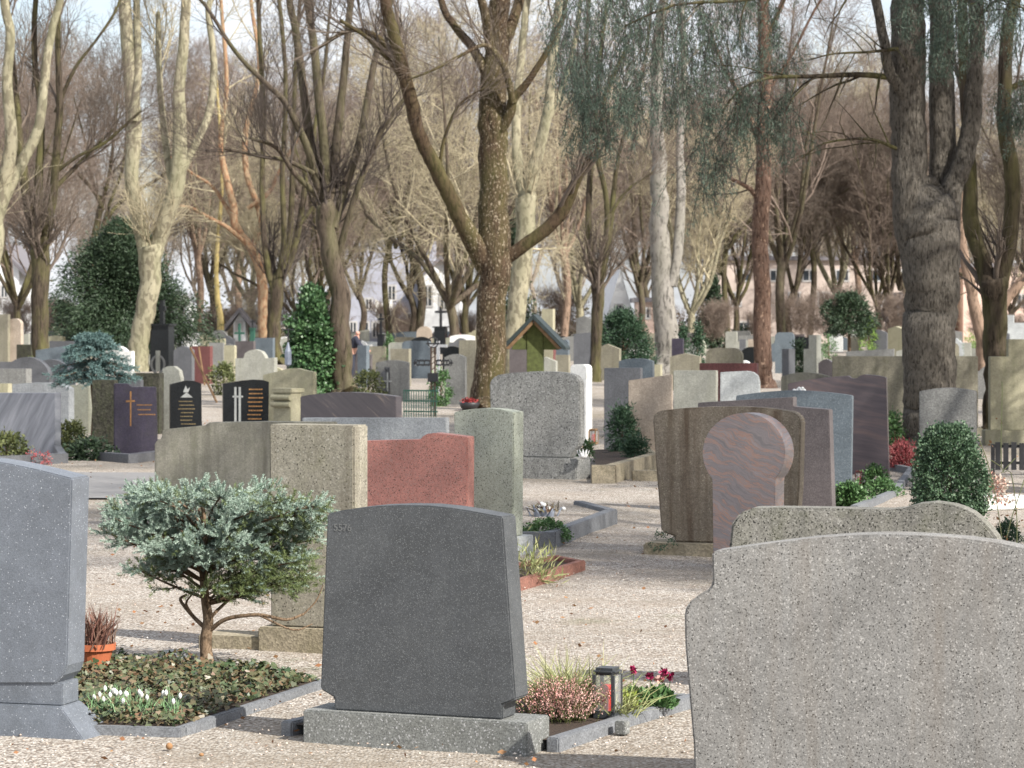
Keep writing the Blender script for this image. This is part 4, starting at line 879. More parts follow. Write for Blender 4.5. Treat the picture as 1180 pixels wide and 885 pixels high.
bush('rounded green shrub at the foot of the dark fissured trunk', 26, 46, 416, 446, OLIVE, 900, .07, 'shrub')
bush('dark green shrub behind the slate headstone with pale side', 56, 92, 352, 412, YEW, 3000, .12, 'shrub')
bush('dark clipped hedge mound far behind left of the red barked pine', 842, 872, 378, 398, YEW, 1200, .14, 'shrub', stem=False)
bush('low dark green hedge by the garden cart', 243, 272, 420, 455, OLIVE, 1400, .07, 'hedge')
bush('low green bush beside the stocky fanning trunk and arched panel stone', 408, 440, 430, 462, OLIVE, 1800, .06, 'bush')
# big dark yew mass on the left
bush('huge dark yew tree filling the space behind the pale forked plane', 70, 210, 262, 400, YEW, 90000, .12, 'yew_tree', cat='tree', gnd=423, prof=lambda t: np.clip(1.0 - t ** 1.6, 0, 1) ** .6, lump=.4, aspect=.35, dy=.7)
bush('dark conifer behind the pale plane at the centre, partly hidden', 560, 612, 200, 400, YEW, 9000, .2, 'dark_conifer', cat='tree', gnd=404, prof=cone, lump=.2)

def needle_sprigs(C, Dn, ln, rng, per=26, nl=.016, nw=.0016, el=None):
    """needles around short twigs: C (n,3) start, Dn (n,3) direction"""
    n = len(C); Dn = nrm(Dn); t = rng.random((n, per)); ln = np.broadcast_to(ln, (n,))
    base = C[:, None] + Dn[:, None] * (t * ln[:, None])[..., None]
    rv = rng.normal(size=(n, per, 3)); perp = nrm(rv - (rv * Dn[:, None]).sum(-1, keepdims=True) * Dn[:, None])
    nd = nrm(perp + Dn[:, None] * (.55 + .5 * t[..., None])); side = nrm(np.cross(nd, rng.normal(size=nd.shape))) * nw
    tip = base + nd * nl * (.7 + .5 * rng.random((n, per, 1)))
    V = np.stack([base - side, base + side, tip + side * .5, tip - side * .5], 2).reshape(-1, 3)
    return V, np.arange(len(V)).reshape(-1, 4)
# foreground dwarf blue spruce
def blue_spruce():
    r = np.random.default_rng(11); d = D(772); s = F / d; base = G(240, 772)
    root = empty('dwarf_blue_spruce', base); tag(root, 'dwarf blue spruce with crooked bare stem and flat spreading crown in the ivy bed', 'spruce')
    X = lambda px, py, dy=0: ((px - 240) / s, dy, EYE + (HOR - py) / s)
    tr = smoothline([X(240, 778), X(237, 740), X(240, 715), X(236, 690, .02), (X(233, 650, .03)), X(236, 610, .02), X(232, 575, .0)], 4)
    trr = np.interp(np.linspace(0, 1, len(tr)), [0, .1, .5, 1], [.043, .03, .022, .008])
    limbs = [([X(240, 728), X(262, 712, -.05), X(300, 706, -.1), X(332, 711, -.12), X(352, 705, -.1)], .012), ([X(238, 725), X(222, 712, .04), X(205, 694, .1), X(212, 688, .12)], .012),
             ([X(222, 712, .04), X(214, 696, .02), X(222, 684, .0)], .008), ([X(240, 715), X(252, 702, .05), X(268, 690, .1), X(300, 680, .12)], .01),
             ([X(352, 705, -.1), X(366, 690, -.1), X(374, 672, -.1)], .005), ([X(300, 706, -.1), X(340, 722, -.14), X(362, 716, -.12)], .006)]
    lat = []
    def prof_(x): return np.interp(x, [112, 130, 160, 200, 240, 290, 340, 380], [598, 580, 560, 549, 552, 562, 566, 572]), np.interp(x, [112, 150, 200, 240, 300, 350, 380], [622, 640, 668, 682, 694, 672, 630])
    for i in range(72):
        q = r.random() ** .6; a = r.random() * 2 * np.pi; i0 = int((.45 + .5 * q) * (len(tr) - 1)); p0 = tr[i0]
        rad = (.50 - .18 * q) * r.uniform(.75, 1.05); ex = (1.05 if np.cos(a) > 0 else .93)
        top = -.02 + .30 * q + .06 * np.cos(a) * 0
        tx = r.uniform(128, 372); t0_, t1_ = prof_(tx); ty = t0_ + 8 + (t1_ - t0_ - 12) * r.random() ** 1.15; ty = 548 + round((ty - 548 + (tx - 240) * .04) / 21) * 21 - (tx - 240) * .04 + r.normal() * 2.2; ty = max(ty, t0_ + 8); hw_ = math.sqrt(max(.05, 1 - ((tx - 246) / 140) ** 2)); e = np.array([(tx - 240) / s, r.uniform(-.34, .34) * hw_, EYE + (HOR - ty) / s]); p0 = tr[int(np.clip(np.interp(ty + 25, [560, 700], [len(tr) - 2, len(tr) * .45]), 3, len(tr) - 2))]
        m = (p0 + e) / 2 + np.array([0, 0, r.uniform(-.03, .04)]); lat.append(resample(smoothline([p0, m, e], 3), 7))
    lat = np.array(lat); latr = np.linspace(.009, .003, 7)[None].repeat(len(lat), 0)
    B2, R2 = spawn(lat, latr, 8, .35, 1, .8, .13, .1, 4, r, .6, .1)
    B2[:, :, 2] = np.minimum(B2[:, :, 2], EYE + (HOR - 552) / s + .03 * r.random(B2.shape[:1])[:, None])
    B2[:, :, 2] = B2[:, :1, 2] + (B2[:, :, 2] - B2[:, :1, 2]) * .3 + .01
    B3, R3 = spawn(B2, R2, 6, .25, 1, .8, .07, .3, 3, r, .6, .03)
    parts = [tubes(tr[None], trr[None], 12)]
    for p, r0 in limbs:
        sp = smoothline(p, 4); parts.append(tubes(sp[None], np.linspace(r0, r0 * .5, len(sp))[None], 7))
    link('trunk', cat_mesh('trunk', parts), bark_mat('spruce_bark', (.15, .10, .06), (.26, .19, .13), scale=60, vs=1.5, dist=.004), root)
    link('branches', cat_mesh('branches', [tubes(lat, latr, 5), tubes(B2, R2, 4), tubes(B3, R3, 3)]), BRK_SM, root)
    st = B3[:, 0]; dr = B3[:, -1] - B3[:, 0]; tip = B3[:, -1]; st2 = B2[:, 1]; dr2 = B2[:, -1] - B2[:, 1]
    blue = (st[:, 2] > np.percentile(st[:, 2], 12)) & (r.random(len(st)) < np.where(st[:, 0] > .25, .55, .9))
    V, Q = needle_sprigs(np.concatenate([st[blue], st2]), np.concatenate([dr[blue], dr2]), np.concatenate([np.full(blue.sum(), .07), np.full(len(st2), .12)]), r, 105, .0105, .0013)
    link('needles', npmesh('needles', V, Q), BSP, root)
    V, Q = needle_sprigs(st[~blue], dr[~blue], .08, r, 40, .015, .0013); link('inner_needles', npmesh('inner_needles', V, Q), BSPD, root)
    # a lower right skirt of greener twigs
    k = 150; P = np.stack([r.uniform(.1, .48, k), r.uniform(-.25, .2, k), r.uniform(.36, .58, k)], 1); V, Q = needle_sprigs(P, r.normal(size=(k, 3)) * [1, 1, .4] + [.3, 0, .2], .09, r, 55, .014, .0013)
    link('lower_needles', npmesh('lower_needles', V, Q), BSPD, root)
blue_spruce()
# small blue fir in the second row, layered
def layered_fir():
    r = np.random.default_rng(4); d = D(514); s = F / d; root = empty('small_blue_fir', G(107, 514)); tag(root, 'small layered blue fir with drooping tiers and bare lower stem at left', 'fir')
    zt = EYE + (HOR - 387) / s; zb = EYE + (HOR - 442) / s
    tr = np.array([[[0, 0, -.03], [.02, 0, .5], [-.01, 0, zb], [.03, 0, zt]]]); link('trunk', cat_mesh('trunk', [tubes(tr, np.array([[.04, .03, .025, .006]]), 8)]), BRK_SM, root)
    st = []; dr = []; bl = []
    for i, (zc, rad) in enumerate([(zt - .02, .18), (zt - .13, .3), (zt - .25, .42), (zt - .37, .5), (zt - .48, .56), (zt - .58, .5)]):
        for k in range(26):
            a = r.random() * 6.28; R_ = rad * r.uniform(.6, 1.05); p = np.array([0, 0, zc + .03]); e = np.array([R_ * math.cos(a), R_ * math.sin(a), zc - .1 * R_ + r.normal() * .015]); L = resample([p, (p + e) / 2 + [0, 0, .02], e], 6); bl.append(L)
            for q in L[1:]:
                for _ in range(4): st.append(q + r.normal(size=3) * .012); dr.append((e - p) / max(R_, .01) + r.normal(size=3) * [.7, .7, .25])
    bl = np.array(bl); link('branches', cat_mesh('branches', [tubes(bl, np.full(bl.shape[:2], .006), 3)]), BRK_SM, root)
    V, Q = needle_sprigs(np.array(st), np.array(dr), .1, r, 16, .03, .004); link('needles', npmesh('needles', V, Q), BLUESM, root)
layered_fir()

# ivy in the lower left bed: leaves with five lobes
def ivy(poly, n, r, name, label):
    lobes = np.array([(0, 0), (.42, -.12), (.5, .25), (.3, .42), (.22, .85), (0, 1.05), (-.22, .85), (-.3, .42), (-.5, .25), (-.42, -.12)])
    Pp = []
    from mathutils.geometry import intersect_point_line
    xs_ = [p[0] for p in poly]; ys_ = [p[1] for p in poly]
    def inside(x, y):
        c = False; j = len(poly) - 1
        for i in range(len(poly)):
            if (poly[i][1] > y) != (poly[j][1] > y) and x < (poly[j][0] - poly[i][0]) * (y - poly[i][1]) / (poly[j][1] - poly[i][1]) + poly[i][0]: c = not c
            j = i
        return c
    while len(Pp) < n:
        x, y = r.uniform(min(xs_), max(xs_)), r.uniform(min(ys_), max(ys_))
        if inside(x, y): Pp.append((x, y, .035 + .04 * r.random() ** 1.5 * (1 + .8 * math.sin(x * 9) * math.sin(y * 7))))
    Pp = np.array(Pp); sz = r.uniform(.013, .03, n); a = r.random(n) * 6.28; nn = nrm(r.normal(size=(n, 3)) * .55 + [0, -.25, 1]); u = nrm(np.cross(nn, np.stack([np.cos(a), np.sin(a), 0 * a], 1))); v = np.cross(nn, u)
    V = Pp[:, None] + (u[:, None] * lobes[None, :, :1] + v[:, None] * lobes[None, :, 1:]) * sz[:, None, None]
    V = V + nn[:, None] * (np.abs(lobes[None, :, :1]) * sz[:, None, None] * .35)
    k = len(lobes); Q = np.arange(n * k).reshape(n, k)
    return tag(link(name, npmesh(name, V.reshape(-1, 3), Q), leaf_mat(name + '_leaves', [(.025, .05, .022), (.04, .075, .03), (.07, .11, .045), (.16, .08, .045), (.1, .15, .07), (.2, .13, .08)], .42)), label, 'ivy', kind='stuff')
r = np.random.default_rng(3)
ivy([A1, A2, A3, A4, G(40, 768), G(40, 838)], 9500, r, 'ivy_ground_cover', 'dark ivy carpet mixed with brown leaves filling the lower left bed')
n = 500; P = np.stack([r.uniform(-1.9, -.95, n), r.uniform(11.4, 13, n), np.full(n, .05)], 1)
# snowdrops
SNL = leaf_mat('snowdrop_leaves', [(.12, .24, .1), (.2, .34, .16), (.28, .4, .24)], .5)
def snowdrops(label, x, yb, nfl, wd=.05):
    root = empty('snowdrops', G(x, yb) + Vector((0, -.01, .04))); tag(root, label, 'snowdrops', 'snowdrop clumps in the ivy bed')
    sprouts((0, 0, 0), 20 + nfl * 6, .095, SNL, 'leaves', root, .25, .0028, wd * .7); rr = random.Random(x)
    for k in range(nfl):
        a = Vector((rr.uniform(-wd, wd) * 1.2, rr.uniform(-.03, .03), 0)); h = rr.uniform(.085, .13); l = rr.uniform(-.02, .02)
        MB().tube([a, a + Vector((l, 0, h)), a + Vector((l * 1.5, -.005, h + .006)), a + Vector((l * 2.1, -.01, h - .006))], .0012, 4).build('stem', SNL, root)
        c = a + Vector((l * 2.1, -.01, h - .008))
        MB().lathe([(.002, 0), (.0068, -.007), (.0085, -.014), (.004, -.024), (.001, -.026)], 6, tuple(c)).build('flower', M['white'], root, smooth=True)
snowdrops('white snowdrop clump next to the foot of the left foreground headstone', 125, 834, 10)
snowdrops('white snowdrop clump in the middle of three behind the front kerb', 163, 836, 6, .04)
snowdrops('sparse white snowdrop clump nearest the kerb corner', 195, 838, 4, .035)
# central bed plants
b0 = G(650, 838); 
sprouts((b0.x + .02, b0.y + .25, .03), 800, .28, GRASS, 'ornamental_grass', None, .75, .0028, .06); tag(bpy.data.objects['ornamental_grass'], 'arching tuft of green and straw ornamental grass behind the pink heather', 'grass tuft')
sprouts((b0.x + .22, b0.y + .1, .03), 130, .24, GRASS, 'drooping_grass', None, 1.0, .0026, .035); tag(bpy.data.objects['drooping_grass'], 'drooping grass blades hanging towards the zinc lantern', 'grass tuft')
hr = np.random.default_rng(8); root = empty('pink_heather', (b0.x - .005, b0.y - .02, .03)); tag(root, 'pink flowering heather behind the right end of the light stone base', 'heather')
n = 260; P0 = np.concatenate([hr.normal(size=(n, 2)) * [.042, .05], np.zeros((n, 1))], 1); dr = nrm(np.concatenate([P0[:, :2] * 6 + hr.normal(size=(n, 2)) * .25, np.ones((n, 1))], 1)); hl = hr.uniform(.1, .19, n)
L = np.stack([P0, P0 + dr * hl[:, None] * .5, P0 + dr * hl[:, None]], 1); link('stems', cat_mesh('stems', [tubes(L, np.full((n, 3), .0014), 3)]), OLIVE, root)
k = 34; tt = hr.random((n, k)) * .75 + .25; B = P0[:, None] + dr[:, None] * (hl[:, None] * tt)[..., None] + hr.normal(size=(n, k, 3)) * .005
V, Q = leaf_quads(B.reshape(-1, 3), .0085, hr, .6, dirs=np.repeat(-dr, k, 0), spread=1.2); link('flowers', npmesh('flowers', V, Q), PINKH, root)
V, Q = leaf_quads((P0[:, None] + dr[:, None] * (hl[:, None] * tt * .6)[..., None]).reshape(-1, 3), .008, hr, .3); link('foliage', npmesh('foliage', V, Q), OLIVE, root)
# primroses
MAG = leaf_mat('magenta_petals', [(.25, .01, .06), (.38, .02, .1), (.12, .01, .04)], .5)
def primrose(label, x, yb, fl, leafmat=GREEN, nl=34, sz=.06, h=.1):
    root = empty('primrose', G(x, yb) + Vector((0, 0, .035))); tag(root, label, 'primrose'); rr = np.random.default_rng(int(x))
    a = rr.random(nl) * 6.28; el = rr.uniform(.35, 1.4, nl); dr = np.stack([np.cos(a) * np.cos(el), np.sin(a) * np.cos(el), np.sin(el)], 1); sd_ = nrm(np.cross(dr, [0, 0, 1])) ; ln = sz * rr.uniform(.7, 1.3, nl)
    vs = []; 
    prof = [(0, .12), (.35, .3), (.7, .42), (1, .05)]
    up = np.cross(sd_, dr)
    for t_, w_ in prof:
        c = dr * (ln * t_)[:, None] - np.array([0, 0, 1]) * (ln * t_ * t_ * .35)[:, None]
        vs += [c - sd_ * (ln * w_)[:, None], c + up * 0 - up * (ln * w_ * -.0)[:, None] - np.array([0, 0, 1]) * (ln * w_ * .25)[:, None], c + sd_ * (ln * w_)[:, None]]
    V = np.stack(vs, 1).reshape(-1, 3); b_ = np.arange(nl)[:, None] * 12
    Q = np.concatenate([b_ + [i * 3 + j, i * 3 + j + 1, i * 3 + j + 4, i * 3 + j + 3] for i in range(3) for j in range(2)], 0)
    nk = nl * 7; pp = rr.normal(size=(nk, 3)); pp = nrm(pp) * rr.random((nk, 1)) ** .4 * [sz * 1.05, sz * 1.05, sz * 1.0]; pp[:, 2] = np.abs(pp[:, 2]); V, Q = leaf_quads(pp, .03, rr, .62, dirs=pp + [0, 0, .05], spread=.9)
    link('leaves', npmesh('leaves', V, Q), leafmat, root)
    for (fx, fz, m_) in fl:
        c = Vector((fx, -.01, fz)); MB().tube([(fx * .6, 0, 0), c], .0018, 4).build('stem', GREEN, root)
        q = []; 
        C_ = np.repeat(np.array([tuple(c)]), 26, 0) + rr.normal(size=(26, 3)) * .004; V, Q = leaf_quads(C_, .02, rr, .9, dirs=rr.normal(size=(26, 3)) + [0, -.4, .2], spread=.3)
        link('flower', npmesh('flower', V, Q), m_, root)
primrose('green primrose plant with dark magenta flowers near the kerb corner', 757, 824, [(-.03, .13, MAG), (.025, .145, MAG), (.06, .13, MAG), (.01, .12, PINKH)], sz=.075, nl=90)
primrose('green primrose plant with one tall dark magenta bloom right of the lantern', 730, 822, [(-.0, .15, MAG)], sz=.065, nl=70)
primrose('yellow green lettuce like primrose tucked beside the lantern', 716, 826, [], leaf_mat('yellow_green_leaves', [(.2, .26, .04), (.32, .38, .08)], .5), 30, .07)
# flowers in the lotus bowl, green cushion before it
n = 22; P = hr.normal(size=(n, 3)) * [.055, .04, .02] + [0, 0, .145]; mb = MB()
for p in P[:12]: mb.sphere(tuple(p), hr.uniform(.018, .03), 8, sz=.8)
o = mb.build('pale_stones', M['white'], None, lb.location, smooth=True); tag(o, 'pale round pebbles heaped in the blue grey lotus bowl', 'pebbles', kind='stuff')
sprouts((lb.location.x + .02, lb.location.y, .12), 110, .11, leaf_mat('dried_flowers', [(.12, .05, .04), (.2, .15, .08), (.1, .12, .05)], .8), 'dried_flowers', None, .8, .006, .05); tag(bpy.data.objects['dried_flowers'], 'dried brown flowers sticking out of the blue grey lotus bowl', 'dried flowers')
bush('green cushion plant in front of the blue grey lotus bowl', 604, 655, 600, 622, GREEN, 3600, .016, 'cushion_plant', cat='plant', stem=False, aspect=.8, gnd=626)
bush('straw coloured grass clump in the small red kerbed bed', 598, 616, 640, 672, GRASS, 300, .1, 'straw_grass', cat='grass tuft', stem=False, aspect=.1, up=1.5)
bush('small dark wreath with a red flower on the base of the mossy brown headstone', 748, 776, 616, 632, FIR, 260, .016, 'wreath', cat='wreath', stem=False, gnd=640)
bush('green leaves above the small white lotus bowl', 660, 682, 508, 527, GREEN, 900, .035, 'leafy_plant', cat='plant', stem=False, gnd=548)
mb = MB(); c0 = G(921.5, 563.5); zt_ = EYE + (HOR - 451.5) / F * c0.y
for k, (a, b) in enumerate(((-.05, 0), (-.02, .02), (.015, -.01), (.05, .01), (0, .015), (.032, .02))): mb.sphere((a, .03 + b * .5, zt_ + .012 + (.02 if k > 3 else 0)), .018, 8)
tag(mb.build('white_flowers', M['white'], None, (c0.x, c0.y, 0), smooth=True), 'small bunch of white blossoms lying on top of the blue grey granite headstone', 'flowers', kind='stuff')
# wilted roses at the right edge
def rose_stems():
    root = empty('rose_stems', G(1168, 662)); d = D(662); s = F / d; tag(root, 'thin thorny rose stems with a few leaves at the right edge', 'rose')
    X = lambda px, py, dy=0: ((px - 1168) / s, dy, EYE + (HOR - py) / s); mb = MB()
    for pts in ([(1158, 662), (1152, 600), (1140, 540), (1128, 505)], [(1170, 662), (1172, 600), (1165, 545), (1154, 538), (1155, 450), (1154, 440)], [(1165, 662), (1160, 620), (1178, 560), (1190, 520)], [(1154, 538), (1142, 530)], [(1154, 545), (1170, 528)]):
        mb.tube([tuple(p) for p in smoothline([X(*p) for p in pts], 3)], .0035, 5)
    mb.build('stem', leaf_mat('rose_stem', [(.3, .3, .14), (.2, .22, .1)], .6), root)
    rr = np.random.default_rng(2); P = np.array([X(1154, 485), X(1143, 512), X(1172, 590), X(1160, 620), X(1168, 575), X(1150, 597), X(1176, 604)])
    V, Q = leaf_quads(P.repeat(3, 0) + rr.normal(size=(21, 3)) * .01, .03, rr, .6); link('leaves', npmesh('leaves', V, Q), LL, root)
rose_stems()
bush('pink and pale flower arrangement on the white marble plate at right', 1136, 1160, 553, 578, leaf_mat('mixed_flowers', [(.5, .2, .15), (.6, .5, .42), (.2, .25, .2)], .6), 500, .035, 'flower_arrangement', cat='flowers', stem=False, gnd=592)
for i, (x, y, lab) in enumerate(((195, 864, 'round brown seed ball lying on the foreground gravel at left'), (232, 872, 'small tan dry seed husk beside the round brown seed ball'))):
    c = G(x, y); tag(MB().sphere((0, 0, .014 - .006 * i), .014 - .004 * i, 10, sz=1 - .3 * i).build('seed_ball', LL, None, c, smooth=True), lab, 'seed')
# ------------------------------------------------------------------ trees
B_PLANE = bark_mat('pale_plane_bark', (.26, .235, .16), (.34, .31, .22), moss=(.17, .17, .1), mossamt=.5, scale=3, vs=1.6, bmp=.25, dist=.02, patch=(.17, .15, .105))
B_DARK = bark_mat('dark_bark', (.05, .039, .028), (.095, .074, .055), moss=(.12, .115, .045), mossamt=.7, scale=9, vs=4, dist=.05)
B_SPECK = bark_mat('flaking_speckled_bark', (.062, .042, .026), (.09, .062, .04), moss=(.10, .10, .035), mossamt=.45, scale=9, vs=1.8, dist=.03, patch=None)
B_CEDAR = bark_mat('grey_fissured_cedar_bark', (.125, .11, .09), (.205, .185, .158), scale=19, vs=2.2, dist=.08, bmp=1)
B_PINE = bark_mat('red_brown_pine_bark', (.115, .068, .048), (.155, .105, .08), scale=8, vs=1.6, dist=.05)
B_SILVER = bark_mat('silver_grey_bark', (.2, .185, .165), (.29, .27, .24), moss=(.2, .19, .15), mossamt=.5, scale=4, vs=1.5, bmp=.3, dist=.02)
B_BRN = bark_mat('brown_bark', (.07, .054, .04), (.12, .094, .072), moss=(.13, .13, .06), mossamt=.4, scale=7, vs=3, dist=.04)
B_PINK = bark_mat('pinkish_bark', (.2, .14, .1), (.27, .19, .14), scale=5, vs=2, bmp=.3, dist=.02)
B_OR = bark_mat('orange_tan_bark', (.33, .22, .13), (.38, .28, .18), scale=4, vs=2, bmp=.3, dist=.02, patch=(.3, .17, .1))
B_YEL = bark_mat('yellow_bark', (.48, .38, .14), (.5, .4, .2), scale=4, vs=2, bmp=.2, dist=.02)  # the yellow is set in the bark colour itself
def specks(m, col, sc, thr, band=None):
    t = m.node_tree; b = [n for n in t.nodes if n.type == 'BSDF_PRINCIPLED'][0]; src = b.inputs['Base Color'].links[0].from_socket
    n1 = noise(t, sc, mapping(t, (1, 1, .55)), 3, .6, .3); f_ = ramp(t, n1, [(thr, (0, 0, 0)), (thr + .03, (1, 1, 1))])
    if band:
        sx = t.nodes.new('ShaderNodeSeparateXYZ'); t.links.new(mapping(t), sx.inputs[0]); ab = N_(t, 'ShaderNodeMath', operation='ABSOLUTE'); t.links.new(sx.outputs[0], ab.inputs[0]); f_ = mul(t, f_, fr(t, ab.outputs[0], band + .12, band - .08))
    c = mix(t, f_, src, col); t.links.new(c, b.inputs['Base Color'])
specks(B_SPECK, (.26, .215, .155), 30, .585, .42); specks(B_PINE, (.33, .23, .165), 12, .62); specks(B_SILVER, (.1, .085, .07), 5, .68)
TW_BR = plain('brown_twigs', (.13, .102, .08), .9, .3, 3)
TW_GR = plain('grey_brown_twigs', (.25, .21, .168), .9, .3, 3)  # distance haze over the far wood is put into this lighter tone
TW_PL = plain('pale_olive_twigs', (.38, .33, .22), .9, .3, 3)
TW_DK = plain('dark_twigs', (.07, .055, .045), .9, .3, 3)
TW_RD = plain('reddish_brown_twigs', (.19, .145, .115), .9, .3, 3)

def rough(V, N, P, n, rad, rng, amt=.05):
    return V
def hero(name, label, yb, limbs, bark, twig, k=(9, 7, 7), ln=(2.2, 1.1, .55), up=.35, seed=1, ang=.75, kink=.0, cat='tree', extend=4.0, tmin=.3, rmin=.004, bmax=.045, depth=None, droop=0.0, crown=True, flare=1.45):
    rng = np.random.default_rng(seed); d = depth or D(yb); s = F / d
    x0 = limbs[0][0][0][0]; root = empty(name, ((x0 - CX) / s, d, 0)); tag(root, label, cat)
    parts = []; LL_ = []; RR_ = []
    for li, limb in enumerate(limbs):
        pts, dd = limb[0], limb[1] if len(limb) > 1 else 0
        dd0 = limb[2] if len(limb) > 2 else 0
        n = len(pts); P = []
        for i, (x, y, w_) in enumerate(pts):
            off = dd0 + (dd - dd0) * i / max(1, n - 1); dp = d + off
            P.append(((x - CX) / F * dp - (x0 - CX) / s, off, EYE + (HOR - y) / F * dp, w_ / 2 / F * dp))
        if li == 0: P[0] = (P[0][0], P[0][1], -.1, P[0][3] * flare); P.insert(1, (P[0][0] * .7 + P[1][0] * .3, 0, P[1][2] * .12 + .05, P[1][3] * 1.12))
        if pts[-1][1] <= 10 and extend:
            a, b = np.array(P[-2]), np.array(P[-1]); v = nrm((b - a)[:3] * [1, 1, 1] + [0, 0, .3]); P.append((*(b[:3] + v * extend * .5 + rng.normal(size=3) * .25), b[3] * .8)); P.append((*(b[:3] + v * extend + rng.normal(size=3) * .5), b[3] * .35))
        P = [tuple(p) for p in P]; P.append((*(np.array(P[-1][:3]) + (np.array(P[-1][:3]) - np.array(P[-2][:3])) * .02), P[-1][3] * .04))
        Q = smoothline(P, 5); lo, hi = min(p[3] for p in P), max(p[3] for p in P); Q[:, 3] = np.clip(Q[:, 3], lo, hi)
        m_ = max(P[0][3], .03)
        wob = np.cumsum(rng.normal(size=(len(Q), 3)) * m_ * .05, 0); wob -= np.linspace(0, 1, len(Q))[:, None] * wob[-1]; wob[:, 2] = 0; Q[:, :3] += wob
        nseg = 18 if P[0][3] > .1 else 9
        L = Q[None, :, :3]; Rr = Q[None, :, 3]
        V, F_ = tubes(L, Rr, nseg)
        V = V.reshape(len(Q), nseg, 3); c = Q[:, None, :3]; th = np.arange(nseg) * 2 * np.pi / nseg
        mod = 1 + .05 * np.sin(th * 3 + 1)[None] * 1 + .012 * rng.normal(size=(len(Q), nseg)) + (.12 * np.sin(th * 5 + seed)[None] * np.exp(-np.maximum(Q[:, 2], 0) / .5)[:, None] if li == 0 else 0)
        V = (c + (V - c) * mod[..., None]).reshape(-1, 3); parts.append((V, F_))
        if li > 0 or len(limbs) == 1: LL_.append(resample(Q, 9))
        else: LL_.append(resample(Q[len(Q) // 2:], 9))
    trunk = link('trunk', cat_mesh('trunk', parts), bark, root)
    if crown:
        A = np.array(LL_); L, Rr = A[..., :3], A[..., 3]
        ta = []
        L1, R1 = spawn(L, Rr, k[0], tmin, 1, ang, ln[0], up, 6, rng, .42, .13, droop=droop); R1 = np.clip(R1, rmin, bmax)
        L2, R2 = spawn(L1, R1, k[1], .15, 1, ang * .9, ln[1], up * .6, 5, rng, .55, .14, droop=droop); R2 = np.clip(R2, rmin, .05)
        L3, R3 = spawn(L2, R2, k[2], .1, 1, ang * .9, ln[2], up * .5, 4, rng, .6, .16, droop=droop); R3 = np.clip(R3, rmin * .8, .03)
        ta = [tubes(L1, R1, 6), tubes(L2, R2, 4), tubes(L3, R3, 3)]
        if len(k) > 3:
            L4, R4 = spawn(L3, R3, k[3], .1, 1, ang * .9, ln[3], up * .4, 3, rng, .7, .18, droop=droop); R4 = np.clip(R4, rmin * .7, .02); ta.append(tubes(L4, R4, 3))
        link('crown', cat_mesh('crown', ta), twig, root)
    return root

hero('speckled_tree', 'forked tree with flaking speckled bark standing in the centre of the picture', 472,
     [([(565, 472, 42), (563, 400, 35), (564, 330, 34), (565, 290, 40), (563, 240, 34), (565, 180, 33), (568, 120, 32), (573, 60, 28), (577, 0, 24), (580, -40, 20)], 0),
      ([(562, 308, 26), (550, 285, 24), (536, 262, 20), (518, 225, 18), (500, 190, 17), (484, 155, 16), (474, 115, 16), (462, 70, 15), (452, 25, 14), (447, -10, 13)], -.8),
      ([(568, 305, 20), (585, 295, 16), (608, 278, 15), (636, 256, 15), (652, 236, 15), (664, 212, 12), (678, 188, 9), (690, 150, 7), (697, 110, 6), (720, 60, 4)], -.6),
      ([(565, 165, 14), (577, 150, 12), (588, 130, 12), (592, 115, 11), (612, 90, 8), (630, 58, 7), (648, 20, 6), (655, -10, 5)], -.5),
      ([(591, 118, 9), (585, 90, 8), (577, 70, 8), (560, 52, 5), (535, 62, 4), (500, 80, 3), (470, 92, 2)], -1.0, -.3),
      ([(563, 90, 12), (545, 55, 11), (525, 30, 9), (508, -5, 8)], .4), ([(566, 60, 12), (560, 20, 11), (552, -20, 10)], -.4), ([(572, 70, 14), (590, 30, 13), (600, -15, 11)], .5),
      ([(482, 140, 9), (465, 95, 6), (432, 50, 5), (395, 25, 4)], -.7, -.3), ([(452, 60, 8), (430, 40, 7), (400, 36, 5), (360, 60, 3)], -.3, -.3),
      ([(506, 200, 5), (512, 160, 4), (530, 120, 3), (560, 100, 2)], -.6, -.4)],
     B_SPECK, TW_BR, (9, 7, 7), (1.6, .9, .45), seed=21, rmin=.003)
hero('fanning_tree', 'stocky grey brown tree whose trunk fans into many upright limbs left of centre', 455,
     [([(400, 455, 30), (396, 420, 25), (391, 360, 23), (386, 310, 22), (378, 270, 20), (375, 238, 22)], 0),
      ([(374, 245, 11), (362, 200, 9), (352, 165, 9), (330, 120, 7), (305, 95, 6), (270, 60, 5), (235, 5, 4)], -.8), ([(375, 240, 12), (360, 180, 11), (350, 110, 10), (342, 40, 9), (335, -10, 8)], .5),
      ([(376, 238, 12), (374, 170, 11), (366, 90, 10), (358, 20, 9), (352, -20, 8)], -.3), ([(380, 240, 12), (388, 170, 11), (396, 100, 9), (402, 30, 8), (410, -20, 7)], .3),
      ([(384, 262, 11), (398, 215, 10), (412, 170, 9), (424, 110, 8), (436, 50, 7), (452, -10, 6)], .6), ([(388, 300, 9), (402, 250, 8), (415, 210, 7), (440, 150, 6), (468, 110, 4)], -.6),
      ([(362, 200, 6), (330, 185, 5), (300, 180, 4), (262, 172, 3)], -.6, -.2), ([(372, 230, 8), (340, 200, 6), (318, 170, 5), (290, 160, 3)], -1)],
     B_BRN, TW_DK, (9, 7, 7), (1.7, .9, .5), seed=22, rmin=.0035, up=.5, tmin=.4)
